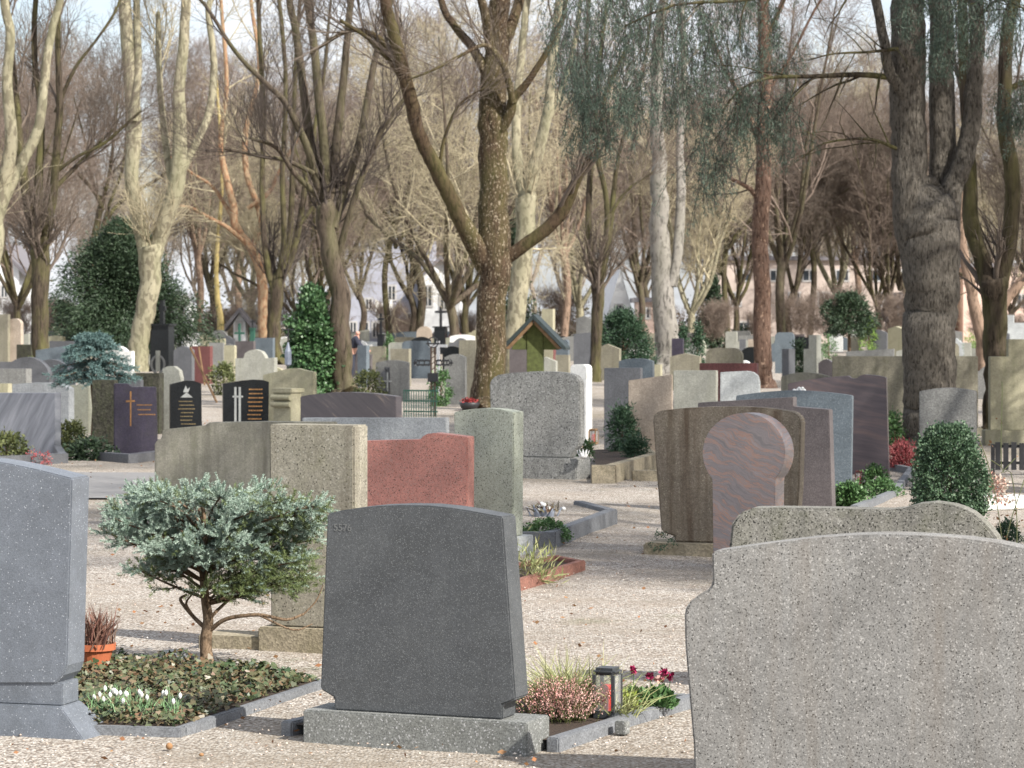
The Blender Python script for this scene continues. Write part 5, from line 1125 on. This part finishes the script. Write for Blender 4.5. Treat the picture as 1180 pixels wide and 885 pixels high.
hero('bundle_tree', 'dark tree with a bundle of thin upright stems behind the domed grey stone', 420,
     [([(319, 420, 20), (317, 395, 17), (318, 360, 15), (322, 320, 14)], 0), ([(318, 350, 8), (306, 290, 7), (302, 220, 6), (303, 120, 6), (298, 0, 5)], .5), ([(320, 330, 10), (328, 280, 7), (326, 200, 6), (330, 100, 5), (322, 0, 5)], -.5),
      ([(322, 325, 10), (338, 290, 8), (348, 240, 7), (356, 180, 5), (372, 90, 4), (380, 0, 3)], .5), ([(322, 330, 9), (334, 270, 7), (338, 190, 6), (340, 90, 5), (346, 0, 4)], -.3), ([(344, 260, 5), (375, 225, 4), (410, 215, 3)], 0)],
     B_DARK, TW_DK, (9, 7, 7), (2.4, 1.3, .7), seed=23, rmin=.006, up=.5)
hero('forked_plane', 'pale smooth plane tree forking low behind the small blue fir', 428,
     [([(156, 428, 26), (160, 390, 23), (167, 340, 24), (172, 300, 26), (174, 285, 28)], 0), ([(168, 296, 16), (158, 250, 16), (151, 205, 16), (155, 150, 18), (152, 90, 17), (147, 30, 15), (143, -20, 14)], .6),
      ([(178, 292, 17), (192, 255, 18), (205, 215, 19), (208, 170, 17), (207, 110, 14), (211, 50, 12), (213, -10, 11)], -.6), ([(205, 205, 11), (225, 165, 9), (240, 130, 9), (246, 70, 8), (240, 10, 7), (255, -20, 6)], .8),
      ([(154, 140, 10), (160, 80, 9), (158, 0, 8)], .6), ([(200, 225, 8), (192, 170, 8), (185, 100, 7), (183, 20, 6)], .7)],
     B_PLANE, TW_PL, (9, 7, 7), (2.3, 1.3, .7), seed=24, rmin=.006, tmin=.6, bmax=.022)
hero('fissured_tree', 'dark brown mossy tree with a fissured trunk near the left edge', 437,
     [([(46, 437, 26), (47, 390, 20), (47, 330, 20), (46, 285, 21)], 0), ([(44, 290, 14), (34, 240, 12), (27, 195, 11), (20, 120, 8), (14, 50, 6), (8, -10, 5)], .5), ([(50, 288, 13), (60, 230, 10), (63, 180, 9), (66, 120, 8), (64, 60, 7), (66, -10, 6)], -.4),
      ([(47, 280, 12), (45, 220, 10), (48, 140, 8), (40, 70, 7), (42, -10, 6)], .4), ([(62, 200, 5), (90, 180, 4), (120, 165, 4), (160, 130, 3)], -.4), ([(64, 130, 5), (85, 80, 4), (115, 40, 3), (140, -5, 3)], -.2), ([(60, 220, 6), (90, 190, 5), (130, 150, 3)], .4)],
     B_DARK, TW_BR, (9, 7, 7), (2.1, 1.2, .65), seed=25, rmin=.005)
hero('edge_plane', 'pale plane tree leaning in from the left edge of the picture', 446,
     [([(-22, 446, 30), (-18, 380, 26), (-12, 310, 24), (-6, 260, 22)], 0), ([(-8, 270, 18), (4, 225, 18), (22, 190, 14), (38, 160, 12), (47, 120, 11), (52, 70, 10), (62, 20, 9), (72, -20, 8)], .4), ([(-6, 262, 16), (8, 200, 16), (13, 150, 14), (9, 90, 12), (12, 40, 11), (4, -10, 10)], -.4)],
     B_PLANE, TW_PL, (7, 6, 5), (2.2, 1.2, .6), seed=26, rmin=.005, tmin=.55, bmax=.025)
hero('leaning_plane', 'pale plane trunk leaning right just behind the speckled tree', 432,
     [([(594, 432, 24), (596, 390, 22), (600, 330, 22), (604, 270, 22), (607, 225, 22)], 0), ([(607, 230, 18), (618, 180, 14), (630, 130, 12), (636, 80, 11), (640, 30, 10), (646, -15, 9)], -.4), ([(605, 230, 14), (598, 190, 12), (596, 130, 10), (602, 60, 9), (610, -10, 8)], .6), ([(630, 140, 8), (648, 100, 7), (660, 60, 6), (668, 0, 5)], .5)],
     B_PLANE, TW_PL, (7, 6, 5), (2, 1.1, .6), seed=27, rmin=.005, tmin=.55, bmax=.025)
hero('slim_forked_tree', 'slim dark tree forking into several stems left of the dark yew bush', 440,
     [([(686, 440, 15), (687, 400, 13), (690, 350, 14), (691, 325, 15)], 0), ([(688, 330, 9), (680, 280, 8), (680, 220, 7), (683, 150, 6), (676, 60, 5), (680, -10, 4)], .4), ([(692, 325, 9), (700, 270, 7), (698, 220, 6), (688, 170, 6), (690, 80, 5), (700, -10, 4)], -.3),
      ([(694, 320, 8), (704, 260, 7), (710, 200, 5), (722, 150, 4), (740, 90, 4), (752, 0, 3)], .3), ([(702, 250, 4), (722, 220, 3), (750, 200, 2)], 0)],
     B_DARK, TW_BR, (9, 7, 7), (1.8, 1.0, .55), seed=28, rmin=.004, up=.5)
hero('silver_tree', 'silver grey smooth trunk with a twin stem right of the dark yew bush', 430,
     [([(771, 430, 30), (771, 390, 28), (770, 330, 25), (767, 280, 23), (766, 230, 20), (764, 180, 17), (762, 100, 14), (765, 30, 12), (764, -20, 10)], 0), ([(774, 330, 12), (781, 280, 12), (783, 220, 11), (781, 170, 9), (786, 90, 8), (784, 0, 7)], .5)],
     B_SILVER, TW_GR, (9, 7, 7), (2, 1.1, .6), seed=29, rmin=.005, tmin=.4)
hero('red_pine', 'straight slender pine with red brown flaking bark right of centre', 447,
     [([(881, 447, 26), (881, 420, 21), (880, 360, 20), (880, 300, 19), (879, 230, 19), (878, 180, 17), (877, 110, 16), (874, 50, 15), (874, 0, 13), (873, -30, 12)], 0), ([(876, 240, 6), (868, 222, 6), (856, 212, 5), (842, 205, 4), (830, 190, 3)], -.5), ([(878, 175, 6), (862, 130, 6), (850, 105, 5), (835, 80, 4), (820, 40, 3)], -.5),
      ([(876, 60, 8), (888, 35, 7), (900, 5, 6)], .3), ([(878, 120, 5), (895, 90, 4), (915, 60, 3), (940, 10, 3)], -.3)],
     B_PINE, TW_DK, (9, 6, 5), (1.7, .9, .5), seed=30, rmin=.004, up=.0, tmin=.3, ang=1.1)
ced = hero('massive_cedar', 'massive grey cedar trunk dividing into three, with blue green hanging foliage', 513,
     [([(1082, 513, 70), (1080, 480, 64), (1079, 440, 60), (1077, 390, 60), (1075, 340, 62), (1073, 290, 66), (1072, 258, 70), (1074, 232, 56), (1078, 212, 22)], 0),
      ([(1064, 320, 44), (1056, 255, 44), (1050, 200, 42), (1047, 150, 41), (1047, 100, 41), (1049, 50, 40), (1052, 0, 38), (1053, -60, 34)], -.2, -.1), ([(1083, 235, 30), (1084, 180, 30), (1083, 120, 30), (1082, 60, 28), (1080, 0, 27), (1079, -60, 24)], .5, .3),
      ([(1088, 310, 34), (1094, 255, 32), (1104, 215, 25), (1115, 185, 23), (1121, 150, 22), (1125, 100, 20), (1128, 50, 18), (1127, 0, 17), (1128, -50, 15)], .2), ([(1047, 120, 18), (1038, 100, 14), (1028, 85, 13), (1021, 55, 12), (1015, 22, 11), (1006, -20, 11)], -.7, -.2)],
     B_CEDAR, TW_DK, (2, 3, 4), (.9, .5, .3), seed=31, rmin=.003, extend=3, flare=1.25, crown=False)
hero('mossy_fork', 'mossy forked trunk with a cut branch scar near the right edge', 500,
     [([(1145, 500, 30), (1144, 450, 27), (1143, 400, 27), (1144, 350, 28), (1145, 322, 32)], 0), ([(1139, 328, 20), (1128, 295, 19), (1117, 262, 19), (1114, 225, 17), (1113, 180, 15), (1108, 110, 13), (1106, 40, 12), (1108, -10, 11)], .4), ([(1152, 325, 20), (1162, 285, 19), (1167, 245, 18), (1166, 200, 18), (1158, 150, 17), (1160, 90, 16), (1163, 30, 15), (1172, -10, 14)], -.3),
      ([(1160, 110, 8), (1172, 98, 7), (1195, 92, 6)], 0)],
     B_DARK, TW_BR, (4, 5, 5), (1.3, .8, .4), seed=32, rmin=.003)
hero('pinkish_tree', 'leaning pinkish brown tree seen behind the mossy forked trunk', 432,
     [([(1132, 432, 22), (1126, 395, 15), (1117, 350, 13), (1112, 320, 12), (1106, 290, 11), (1103, 240, 10), (1108, 150, 8), (1104, 0, 6)], 0), ([(1140, 400, 12), (1155, 355, 11), (1170, 332, 11), (1188, 310, 9), (1210, 280, 7)], 0)],
     B_PINK, TW_RD, (8, 6, 5), (2, 1.1, .6), seed=33, rmin=.005)
hero('yellow_tree', 'slender yellow barked trunk behind the white robed statue', 404,
     [([(255, 404, 9), (254, 370, 8), (251, 335, 6), (250, 290, 5), (256, 200, 4), (250, 100, 3)], 0)], B_YEL, TW_RD, (9, 6, 5), (3, 1.6, .9), seed=34, rmin=.01)
hero('sprawling_plane', 'pale plane with long sprawling low branches left of the bundle of stems', 406,
     [([(303, 406, 13), (303, 370, 11), (302, 330, 12), (300, 305, 12), (292, 285, 12)], 0), ([(298, 300, 10), (285, 278, 10), (272, 262, 9), (270, 235, 9), (262, 205, 8), (255, 160, 6), (262, 100, 5), (255, 0, 4)], 0), ([(284, 280, 6), (262, 262, 5), (240, 250, 4), (215, 238, 3), (185, 240, 2)], -2), ([(282, 275, 6), (262, 240, 5), (245, 215, 4), (222, 200, 3), (195, 180, 2)], 1), ([(290, 290, 7), (300, 250, 7), (285, 200, 7), (285, 150, 6), (300, 80, 5), (290, 0, 4)], 1), ([(286, 240, 5), (310, 222, 5), (325, 190, 4), (350, 150, 3)], -1)],
     B_OR, TW_PL, (9, 7, 6), (3.6, 1.8, 1.0), seed=35, rmin=.009, up=.15, ang=.9)

# blue cedar: hanging foliage as parts of the massive cedar
def cedar_foliage():
    r = np.random.default_rng(77); d = D(513); x0 = 1082; s = F / d
    X = lambda px, py, off=0: np.array([(px - CX) / F * (d + off) - (x0 - CX) / s, off, EYE + (HOR - py) / F * (d + off)])
    br = []
    for pts in [[(1006, -20, -.7), (930, -45, -.9), (830, -60, -1), (740, -50, -1.1), (670, -30, -1.2)], [(1040, -40, -.2), (950, -20, -1.5), (860, 0, -2), (780, 5, -2.2), (720, 30, -2.4)],
                [(1034, 90, -.3), (990, 86, -.5), (940, 88, -.6), (885, 90, -.8), (850, 105, -.9), (832, 130, -1)], [(1036, 56, -.3), (1000, 60, -1), (960, 62, -1.4), (930, 70, -1.6)],
                [(1128, 20, .2), (1150, 0, -.4), (1180, 10, -.8), (1220, 40, -1)], [(1053, -50, -.2), (1080, -40, -1.2), (1110, -30, -1.8), (1140, 0, -2)], [(1045, -70, 0), (900, -90, .8), (800, -70, 1.4), (700, -50, 1.8), (640, -20, 2)],
                [(1035, 172, -.2), (1000, 160, -.6), (950, 165, -1), (925, 182, -1.2)]]:
        br.append(resample(smoothline([X(*p) for p in pts], 4), 14))
    br = np.array(br); rr = np.linspace(.045, .012, 14)[None].repeat(len(br), 0); rr[3:] *= .6
    B1, R1 = spawn(br, rr, 14, .1, 1, .9, .9, -.1, 6, r, .5, .12, droop=.12)
    link('branches', cat_mesh('branches', [tubes(br, rr, 7), tubes(B1, R1, 4)]), B_DARK, ced)
    # hanging strings
    st = []; ln = []
    def reg(n, xa, xb, ya, yb, la, lb, da=-2.5, db=2):
        for _ in range(int(n * .8)): st.append(X(r.uniform(xa, xb), r.uniform(ya, yb), r.uniform(da, db))); ln.append(r.uniform(la, lb) * .85 / s)
    S_N = .62
    reg(170, 640, 860, -70, 10, 50, 130); reg(90, 690, 830, 0, 70, 50, 110); reg(60, 640, 690, 20, 90, 30, 80); reg(46, 655, 700, 90, 150, 30, 80, -1.4, -.6)
    reg(60, 700, 800, 70, 120, 40, 90); reg(40, 800, 850, 60, 180, 40, 100, -1.4, -.4); reg(60, 845, 925, 90, 125, 50, 100, -1.2, -.4); reg(28, 850, 920, 20, 70, 20, 60); reg(44, 1035, 1100, -60, 10, 25, 60, -1.6, -.8); reg(22, 1055, 1095, 20, 65, 15, 35, -1.6, -.8)
    reg(60, 1095, 1180, -40, 30, 30, 75, -1.8, -.8); reg(26, 1150, 1200, 90, 130, 20, 60, -1, -.6); reg(10, 805, 830, 150, 210, 50, 90, -1, -.6); reg(20, 860, 900, -40, 10, 20, 60)
    st = np.array(st); ln = np.array(ln); n = len(st)
    P = [st]; cur = nrm(r.normal(size=(n, 3)) * [.5, .5, .1] + [0, 0, -.9])
    for j in range(6):
        P.append(P[-1] + cur * (ln / 6)[:, None]); cur = nrm(cur + r.normal(size=(n, 3)) * .16 + [0, 0, -.25])
    S_ = np.stack(P, 1); SR = np.full(S_.shape[:2], .005)
    tag(link('hanging_twigs', cat_mesh('hanging_twigs', [tubes(S_, SR, 3)]), TW_DK, ced), kind='stuff')
    S2, _ = spawn(S_, SR, 9, 0, 1, .9, .16, -.35, 3, r, .6, .15, droop=.2)
    C_ = np.concatenate([S_[:, j] for j in range(7)] + [S2[:, 1], S2[:, 2]]); C_ = C_.repeat(5, 0); C_ = C_ + r.normal(size=C_.shape) * .022
    V, Q = leaf_quads(C_, .058, r, .16, dirs=np.tile([0, 0, -1.], (len(C_), 1)), spread=1.2)
    link('foliage', npmesh('foliage', V, Q), BCED, ced)
cedar_foliage()

# generic bare trees (meshes shared by copies)
def gen_tree(seed, H, r0, fork, nl, spread, dens=(8, 7, 7, 4), cr=(4.2, 2.0, 1.1, .6), up=.35, rmin=.008, curve=.25):
    rng = np.random.default_rng(seed)
    tr = smoothline([(0, 0, -.15), (rng.normal() * .05, 0, fork * .15), (rng.normal() * .15, rng.normal() * .1, fork * .6), (rng.normal() * .2, rng.normal() * .2, fork)], 5)
    trr = np.interp(np.linspace(0, 1, len(tr)), [0, .1, 1], [r0 * 1.5, r0, r0 * .8]); L = []; Rr = []
    for i in range(nl):
        a = 2 * np.pi * (i + rng.random() * .7) / nl; sp = spread * rng.uniform(.4, 1.1); z0 = tr[-1] - [0, 0, rng.random() * fork * .2]
        e = np.array([math.cos(a) * sp, math.sin(a) * sp, H * rng.uniform(.8, 1)]); m = z0 * .5 + e * .5 + np.array([math.cos(a), math.sin(a), 0]) * sp * curve * rng.uniform(-.3, 1); m2 = z0 * .8 + e * .2 + np.array([math.cos(a), math.sin(a), 0]) * sp * .12
        q = smoothline([z0, m2, m + rng.normal(size=3) * .3, e], 4); L.append(resample(q, 10)); Rr.append(np.linspace(r0 * .55, r0 * .12, 10))
    L = np.array(L); Rr = np.array(Rr)
    trunk = cat_mesh('trunk', [tubes(tr[None], trr[None], 12), tubes(L, Rr, 8)])
    L1, R1 = spawn(L, Rr, dens[0], .1, 1, .8, cr[0], up, 6, rng, .5, .14); R1 = np.clip(R1, rmin, .09)
    L2, R2 = spawn(L1, R1, dens[1], .1, 1, .8, cr[1], up * .6, 5, rng, .55, .16); R2 = np.clip(R2, rmin, .05)
    L3, R3 = spawn(L2, R2, dens[2], .1, 1, .75, cr[2], up * .4, 4, rng, .6, .18); R3 = np.clip(R3, rmin * .8, .03)
    ps = [tubes(L1, R1, 5), tubes(L2, R2, 3), tubes(L3, R3, 3)]
    if dens[3]:
        L4, R4 = spawn(L3, R3, dens[3], .1, 1, .75, cr[3], up * .3, 3, rng, .7, .18); R4 = np.clip(R4, rmin * .7, .02); ps.append(tubes(L4, R4, 3))
    return trunk, ps
variants = {}
for key, args, bk, tw in (('a', (101, 15, .24, 3.6, 6, 4.0), B_BRN, TW_BR), ('b', (102, 18, .26, 5.0, 6, 3.5), B_BRN, TW_RD), ('c', (103, 16, .3, 3.0, 5, 5.0), B_PLANE, TW_PL), ('d', (104, 14, .2, 2.6, 7, 4.5), B_DARK, TW_RD), ('e', (105, 19, .26, 6.5, 6, 3.2), B_PINK, TW_RD), ('f', (106, 12, .22, 2.2, 7, 7.0, (8, 7, 7, 4), (3.6, 1.8, 1.0, .6), .1, .008, .9), B_BRN, TW_PL), ('g', (107, 17, .22, 8.5, 5, 5.0, (9, 7, 7, 4), (4.2, 2.2, 1.1, .6), .15, .008, .7), B_DARK, TW_BR)):
    t_, ps = gen_tree(*args); t_.materials.append(bk); c_ = cat_mesh('crown', ps); c_.materials.append(tw); variants[key] = (t_, c_)
def place_tree(key, x, yb, sc, rot, label, name='bare_tree', group='bare trees in the distance'):
    t_, c_ = variants[key]; d = D(yb); root = empty(name, ((x - CX) / F * d, d, 0), rot); root.scale = (sc,) * 3; tag(root, label, 'tree', group)
    for nm, me in (('trunk', t_), ('crown', c_)): o = bpy.data.objects.new(nm, me); COL.objects.link(o); o.parent = root
    return root
TL = [('g', 112, 404, 1, 'brown bare tree in front of the huge dark yew at left'), ('d', 20, 410, 1, 'dark bare tree behind the pale leaning plane at the left edge'), ('e', 228, 402, .9, 'orange tinted bare trunk just right of the white robed statue'), ('b', 243, 400, .9, 'thin brown bare trunk left of the yellow trunk'),
      ('e', 277, 398, 1.0, 'pinkish sunlit trunk beside the small black cross'), ('c', 290, 400, .9, 'pale trunk just left of the sprawling orange tan plane'), ('f', 346, 404, .9, 'brown bare trunk behind the ivy covered evergreen column'), ('d', 372, 408, .9, 'dark branching tree between the ivy column and the fanning tree'),
      ('g', 448, 406, .8, 'greenish trunk behind the white angel statue'), ('a', 473, 402, .95, 'greenish brown bare trunk, left one of the pair before the lilac house'), ('b', 482, 402, 1, 'dark bare trunk, right one of the pair before the lilac house'), ('f', 524, 414, 1.1, 'dark many branched low tree left of the speckled tree'), ('d', 538, 404, 1.1, 'dark tree just behind the left side of the speckled tree'),
      ('e', 650, 408, .8, 'slender pinkish trunk right of the roofed wooden cross'), ('c', 668, 402, .8, 'grey trunk rising behind the grey tapering obelisk'), ('b', 739, 402, .85, 'thin dark trunk in front of the salmon wall'), ('g', 757, 400, .8, 'thin brown trunk left of the silver grey tree'),
      ('c', 793, 408, .75, 'pale spotted trunk immediately right of the silver grey tree'), ('g', 838, 402, .8, 'brown trunk right of the dark thuja column'), ('d', 848, 400, 1, 'mossy trunk between the thuja and the red barked pine'), ('b', 901, 406, 1.1, 'brown scaly trunk immediately right of the red barked pine'), ('a', 912, 400, .9, 'olive trunk second to the right of the red barked pine'),
      ('g', 934, 400, .9, 'pinkish straight trunk left of the low forked plane'), ('c', 962, 399, 1.1, 'low forked pale plane behind the wide pruned yew'), ('d', 1011, 400, 1.1, 'dark trunk right of the wide pruned yew'), ('a', 1027, 400, .9, 'olive brown trunk left of the silver standing statue'), ('b', 1041, 400, .9, 'straight dark trunk touching the massive cedar on its left'),
      ('f', 1168, 398, 1, 'dark bare tree at the right edge behind the mossy fork'), ('a', 1195, 408, 1, 'bare tree whose twigs enter from the right edge'), ('b', 742, 396, .9, 'bare tree in front of the white gabled house'), ('a', 415, 398, .9, 'bare tree in front of the lilac house'), ('e', 985, 396, .9, 'far slim tree in front of the pink building')]
for i, (k_, x, yb, sc, lab) in enumerate(TL): place_tree(k_, x, yb, sc * R.uniform(.92, 1.08), i * 2.39996, lab)
# unseen trees added outside the frame to the right, to shade the grounds
for i, (k_, X_, Y_, sc) in enumerate([('a', 9, 14, .8), ('b', 14, 24, .8), ('d', 17, 38, .9), ('c', 8.5, 2, .7)]):
    pass
for i, (k_, X_, Y_, sc, lab) in enumerate([('a', 7.9, 14, .85, 'nearest'), ('b', 9.6, 23.5, .85, 'second nearest'), ('d', 11.0, 34, 1, 'third nearest'), ('e', 14.5, 45, .9, 'fourth nearest'), ('a', 20, 60, 1, 'farthest')]):
    o = place_tree(k_, 590, 500, sc, i * 1.7, f'unseen bare tree added past the right edge for shade, {lab} of its row', group='unseen row of bare trees added for shade'); o.location = (X_, Y_, 0)

# far wood: one mass
fw = []; fwt = []
rg = np.random.default_rng(55)
base_t = [gen_tree(200 + i, H, r0, fk, nl, sp, (8, 7, 6, 4), (4.5, 2.2, 1.3, .8), rmin=.014) for i, (H, r0, fk, nl, sp) in enumerate([(19, .25, 4, 6, 4.5), (21, .22, 5, 6, 4)])]
def copy_far(n, d0, d1, obj):
    Vs = []; Qs = []; o = 0; off = 0
    for i in range(n):
        dpt = rg.uniform(d0, d1); x = -80 + (1340) * (i + rg.random()) / n; tt, ps = base_t[i % 2]; a = rg.random() * 6.28; c, s_ = math.cos(a), math.sin(a); sc = rg.uniform(.8, 1.15)
        Mx = np.array([[c, -s_, 0], [s_, c, 0], [0, 0, 1]]) * sc
        nv = len(tt.vertices); co = np.empty(nv * 3, np.float32); tt.vertices.foreach_get('co', co); nf = len(tt.polygons); li = np.empty(nf * 4, np.int32); tt.loops.foreach_get('vertex_index', li)
        for V, Q in [(co.reshape(-1, 3), li.reshape(-1, 4))] + ps[:4]:
            Vs.append(V @ Mx.T + [(x - CX) / F * dpt, dpt, 0]); Qs.append(Q + o); o += len(V)
    return npmesh(obj, np.concatenate(Vs), np.concatenate(Qs))
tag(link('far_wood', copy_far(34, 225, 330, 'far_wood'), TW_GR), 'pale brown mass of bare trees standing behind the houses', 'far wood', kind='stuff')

# undergrowth of bare shrubs before the houses: one mass
def thicket():
    tt, ps = gen_tree(300, 4.6, .05, .3, 9, 2.2, (7, 7, 7, 0), (1.8, 1.1, .7, .5), rmin=.012); Vs = []; Qs = []; o = 0
    for i in range(30):
        dpt = rg.uniform(150, 176); x = -40 + 1260 * (i + rg.random()) / 30
        if 690 < x < 738 or 428 < x < 446: continue
        a = rg.random() * 6.28; c, s_ = math.cos(a), math.sin(a); sc = rg.uniform(.3, .68); Mx = np.array([[c, -s_, 0], [s_, c, 0], [0, 0, 1]]) * sc
        for V, Q in ps: Vs.append(V @ Mx.T + [(x - CX) / F * dpt, dpt, 0]); Qs.append(Q + o); o += len(V)
    return npmesh('shrub_thicket', np.concatenate(Vs), np.concatenate(Qs))
tag(link('shrub_thicket', thicket(), TW_RD), 'tangle of bare brown shrubs in front of the far houses', 'thicket', kind='stuff')

# ------------------------------------------------------------------ buildings
def wall_mat(n, c): return plain(n, c, .9, .08, 1.5)
WM = {'lilac': wall_mat('lilac_white_render', (.36, .37, .43)), 'white': wall_mat('white_render', (.75, .76, .76)), 'salmon': wall_mat('salmon_render', (.6, .45, .38)), 'pink': wall_mat('pink_beige_render', (.5, .42, .37)), 'roof': plain('grey_roof', (.16, .15, .16), .8, .2), 'glass': plain('dark_window_glass', (.04, .05, .06), .15, .2), 'frame': plain('white_window_frame', (.45, .44, .43), .5, .05), 'rtile': plain('red_roof_tiles', (.25, .12, .09), .8, .3)}
def house(label, x0, x1, yt, d, wm, gable=0, deep=8, wins=(), rot=0, roof='roof', name='house', eave=.35, rth=.28):
    s = F / d; X_ = ((x0 + x1) / 2 - CX) / s; hw = (x1 - x0) / 2 / s; zt = EYE + (HOR - yt) / s; root = empty(name, (X_, d, 0), rot); tag(root, label, 'building')
    ze = zt - gable
    if gable:
        MB().prism([(-hw, -.1), (-hw, ze), (0, zt), (hw, ze), (hw, -.1)], 0, deep).build('wall', WM[wm], root)
        for sg in (-1, 1): MB().prism([(0, zt + .02), (0, zt + .02 + rth), (sg * (hw + .5 * eave / .35), ze - .48 + rth), (sg * (hw + .5 * eave / .35), ze - .48)], -eave, deep + .3).build('roof', WM[roof], root)
    else:
        MB().box(-hw, hw, 0, deep, -.1, zt).build('wall', WM[wm], root)
        MB().box(-hw - .3, hw + .3, -.3, deep + .3, zt + .002, zt + .3).build('roof', WM[roof], root)
    for (wx0, wx1, wy0, wy1) in wins:
        a, b = (wx0 - CX) / s - X_, (wx1 - CX) / s - X_; c, e = EYE + (HOR - wy1) / s, EYE + (HOR - wy0) / s
        fr_ = MB().box(a - .12, b + .12, -.06, .02, c - .12, c).box(a - .12, b + .12, -.06, .02, e, e + .12).box(a - .12, a, -.06, .02, c, e).box(b, b + .12, -.06, .02, c, e).box((a + b) / 2 - .04, (a + b) / 2 + .04, -.055, .02, c, e).build('window', WM['frame'], root)
        MB().box(a, b, -.02, -.004, c, e).build('pane', WM['glass'], fr_)
    return root
house('lilac white house with tall windows seen left of the speckled tree', 398, 498, 268, 186, 'lilac', 0, 10, [(417, 424, 372, 388), (430, 436, 372, 388), (422, 428, 345, 356), (448, 455, 330, 345), (404, 410, 372, 388), (470, 478, 362, 384)])
house('white house with a dark window immediately left of the speckled tree', 486, 530, 300, 178, 'white', 1.0, 9, [(489, 497, 330, 352), (508, 515, 340, 356)])
house('bright white gabled house between the slim forked tree and the silver tree', 695, 735, 312, 180, 'white', 3.7, 9, [(710, 716, 352, 358)], eave=.04, rth=.08, rot=.05, roof='white')
house('salmon low building left of the silver grey tree', 737, 762, 348, 184, 'salmon', 0, 8, [(741, 748, 356, 366)])
house('white house glimpsed at the left edge between the trunks', -30, 22, 284, 190, 'white', 1.6, 9, [(2, 8, 330, 342), (-10, -4, 330, 342), (10, 16, 360, 372)])
house('small white gabled shrine behind the dark green cross', 269, 283, 361, 150, 'white', .5, 1.2, [(274, 277, 372, 380)], name='shrine')
house('long pink beige building behind the far trees at right', 828, 1100, 300, 196, 'pink', 0, 12, [(x, x + 11, 338, 352) for x in range(842, 1096, 34)] + [(x, x + 13, 312, 323) for x in range(850, 1096, 38)] + [(852, 862, 372, 388), (1000, 1012, 370, 386)])
house('pale building at the right edge behind the mossy fork', 1110, 1220, 308, 200, 'salmon', 0, 12, [(1172, 1182, 340, 352), (1150, 1158, 340, 352)])
house('small grey chapel with a pediment left of the massive cedar', 1030, 1051, 342, 170, 'lilac', 1.0, 4, [(1036, 1044, 358, 380)], name='chapel')
# distant hedge and terrain edge
rgh = np.random.default_rng(9); n = 30000; P = np.stack([rgh.uniform(-60, 60, n), rgh.uniform(206, 210, n), np.abs(rgh.normal(size=n)) * .9], 1); P[:, 2] *= 1 + .6 * np.sin(P[:, 0] * .5); V, Q = leaf_quads(P, .35, rgh, .5)
tag(link('boundary_hedge', npmesh('boundary_hedge', V, Q), leaf_mat('brown_hedge', [(.08, .07, .045), (.11, .09, .05), (.05, .06, .03)], .8)), 'low dark hedge along the far edge of the grounds', 'hedge', kind='stuff')

# ------------------------------------------------------------------ rows of far headstones
lm = [(45, 'the dark fissured trunk'), (158, 'the pale forked plane'), (250, 'the leaning poles'), (318, 'the bundle of stems'), (398, 'the fanning tree'), (498, 'the iron cross'), (565, 'the speckled tree'), (625, 'the roofed wooden cross'), (688, 'the slim forked tree'), (771, 'the silver tree'), (881, 'the red pine'), (962, 'the pruned yew'), (1082, 'the massive cedar'), (1145, 'the mossy fork')]
cols = [('grey', 'grey', 3), ('pale_grey', 'pale grey', 3), ('slate', 'dark slate', 3), ('wall_beige', 'beige', 2), ('blue_grey', 'blue grey', 2), ('black', 'black', 1), ('cream', 'cream', 2), ('whitish', 'whitish', 1), ('brown_grey', 'brown', 2), ('white', 'bright white', 1), ('pale_green', 'pale green', 1)]
shp = [('rect', 'square topped'), ('arch', 'arched'), ('round', 'round shouldered'), ('dome', 'domed'), ('gable', 'pointed'), ('slant', 'slanting'), ('shoulder', 'high shouldered')]
bag = [c for c in cols for _ in range(c[2])]; placed = []; EXC = [(462, 535, 66), (396, 430, 82), (430, 455, 175), (170, 208, 96), (208, 236, 130), (240, 262, 90), (264, 300, 150), (314, 345, 105), (575, 660, 60), (655, 690, 80), (684, 765, 75), (772, 812, 92), (806, 834, 165), (948, 1056, 130), (1108, 1132, 110), (1148, 1180, 130), (808, 858, 56), (495, 515, 150)]; fr_ = random.Random(99); occ = [(x, d) for x, d, _ in STONES]
tries = 0
while len(placed) < 228 and tries < 8000:
    tries += 1
    dd = fr_.uniform(52, 170) if fr_.random() < .5 else fr_.uniform(95, 165); x = fr_.uniform(-10, 1190); yb = HOR + F * EYE / dd; X_ = (x - CX) / F * dd
    if dd < 62 and (230 < x < 260 or 685 < x < 700): continue
    if any(a_ < x < b_ and dd < c_ for a_, b_, c_ in EXC): continue
    if any(abs(X_ - (q[0] - CX) / F * q[1]) < 1.05 and abs(dd - q[1]) < 1.6 for q in occ): continue
    w_ = fr_.uniform(.5, 1.15); h_ = fr_.uniform(.65, 1.12); s = F / dd
    occ.append((x, dd)); placed.append((x, dd, w_ * s, h_ * s, fr_.choice(bag), fr_.choice(shp)))
from collections import defaultdict
grp = defaultdict(list)
for p in placed:
    near = min(lm, key=lambda q: abs(q[0] - p[0])); band = 'nearer' if p[1] < 85 else ('middle' if p[1] < 130 else 'farthest'); grp[(near[1], p[4][1], p[5][1], band)].append(p)
ordn = ['', 'leftmost', 'second', 'third', 'fourth', 'fifth']
for (near, cn, sn, band), L in grp.items():
    L.sort(key=lambda p: p[0])
    for i, p in enumerate(L):
        x, dd, wp, hp, cc, ss = p; yb = HOR + F * EYE / dd
        lab = f"{cn} {sn} headstone, {band} far rows by {near}" + ("" if len(L) == 1 else (", leftmost" if i == 0 else f", {ordn[i + 1]} from left"))
        o = stone(lab, shape(ss[0], x - wp / 2, x + wp / 2, yb - hp, yb), yb, M[cc[0]], fr_.uniform(8, 26), .15, bevel=0, group='far rows of headstones')
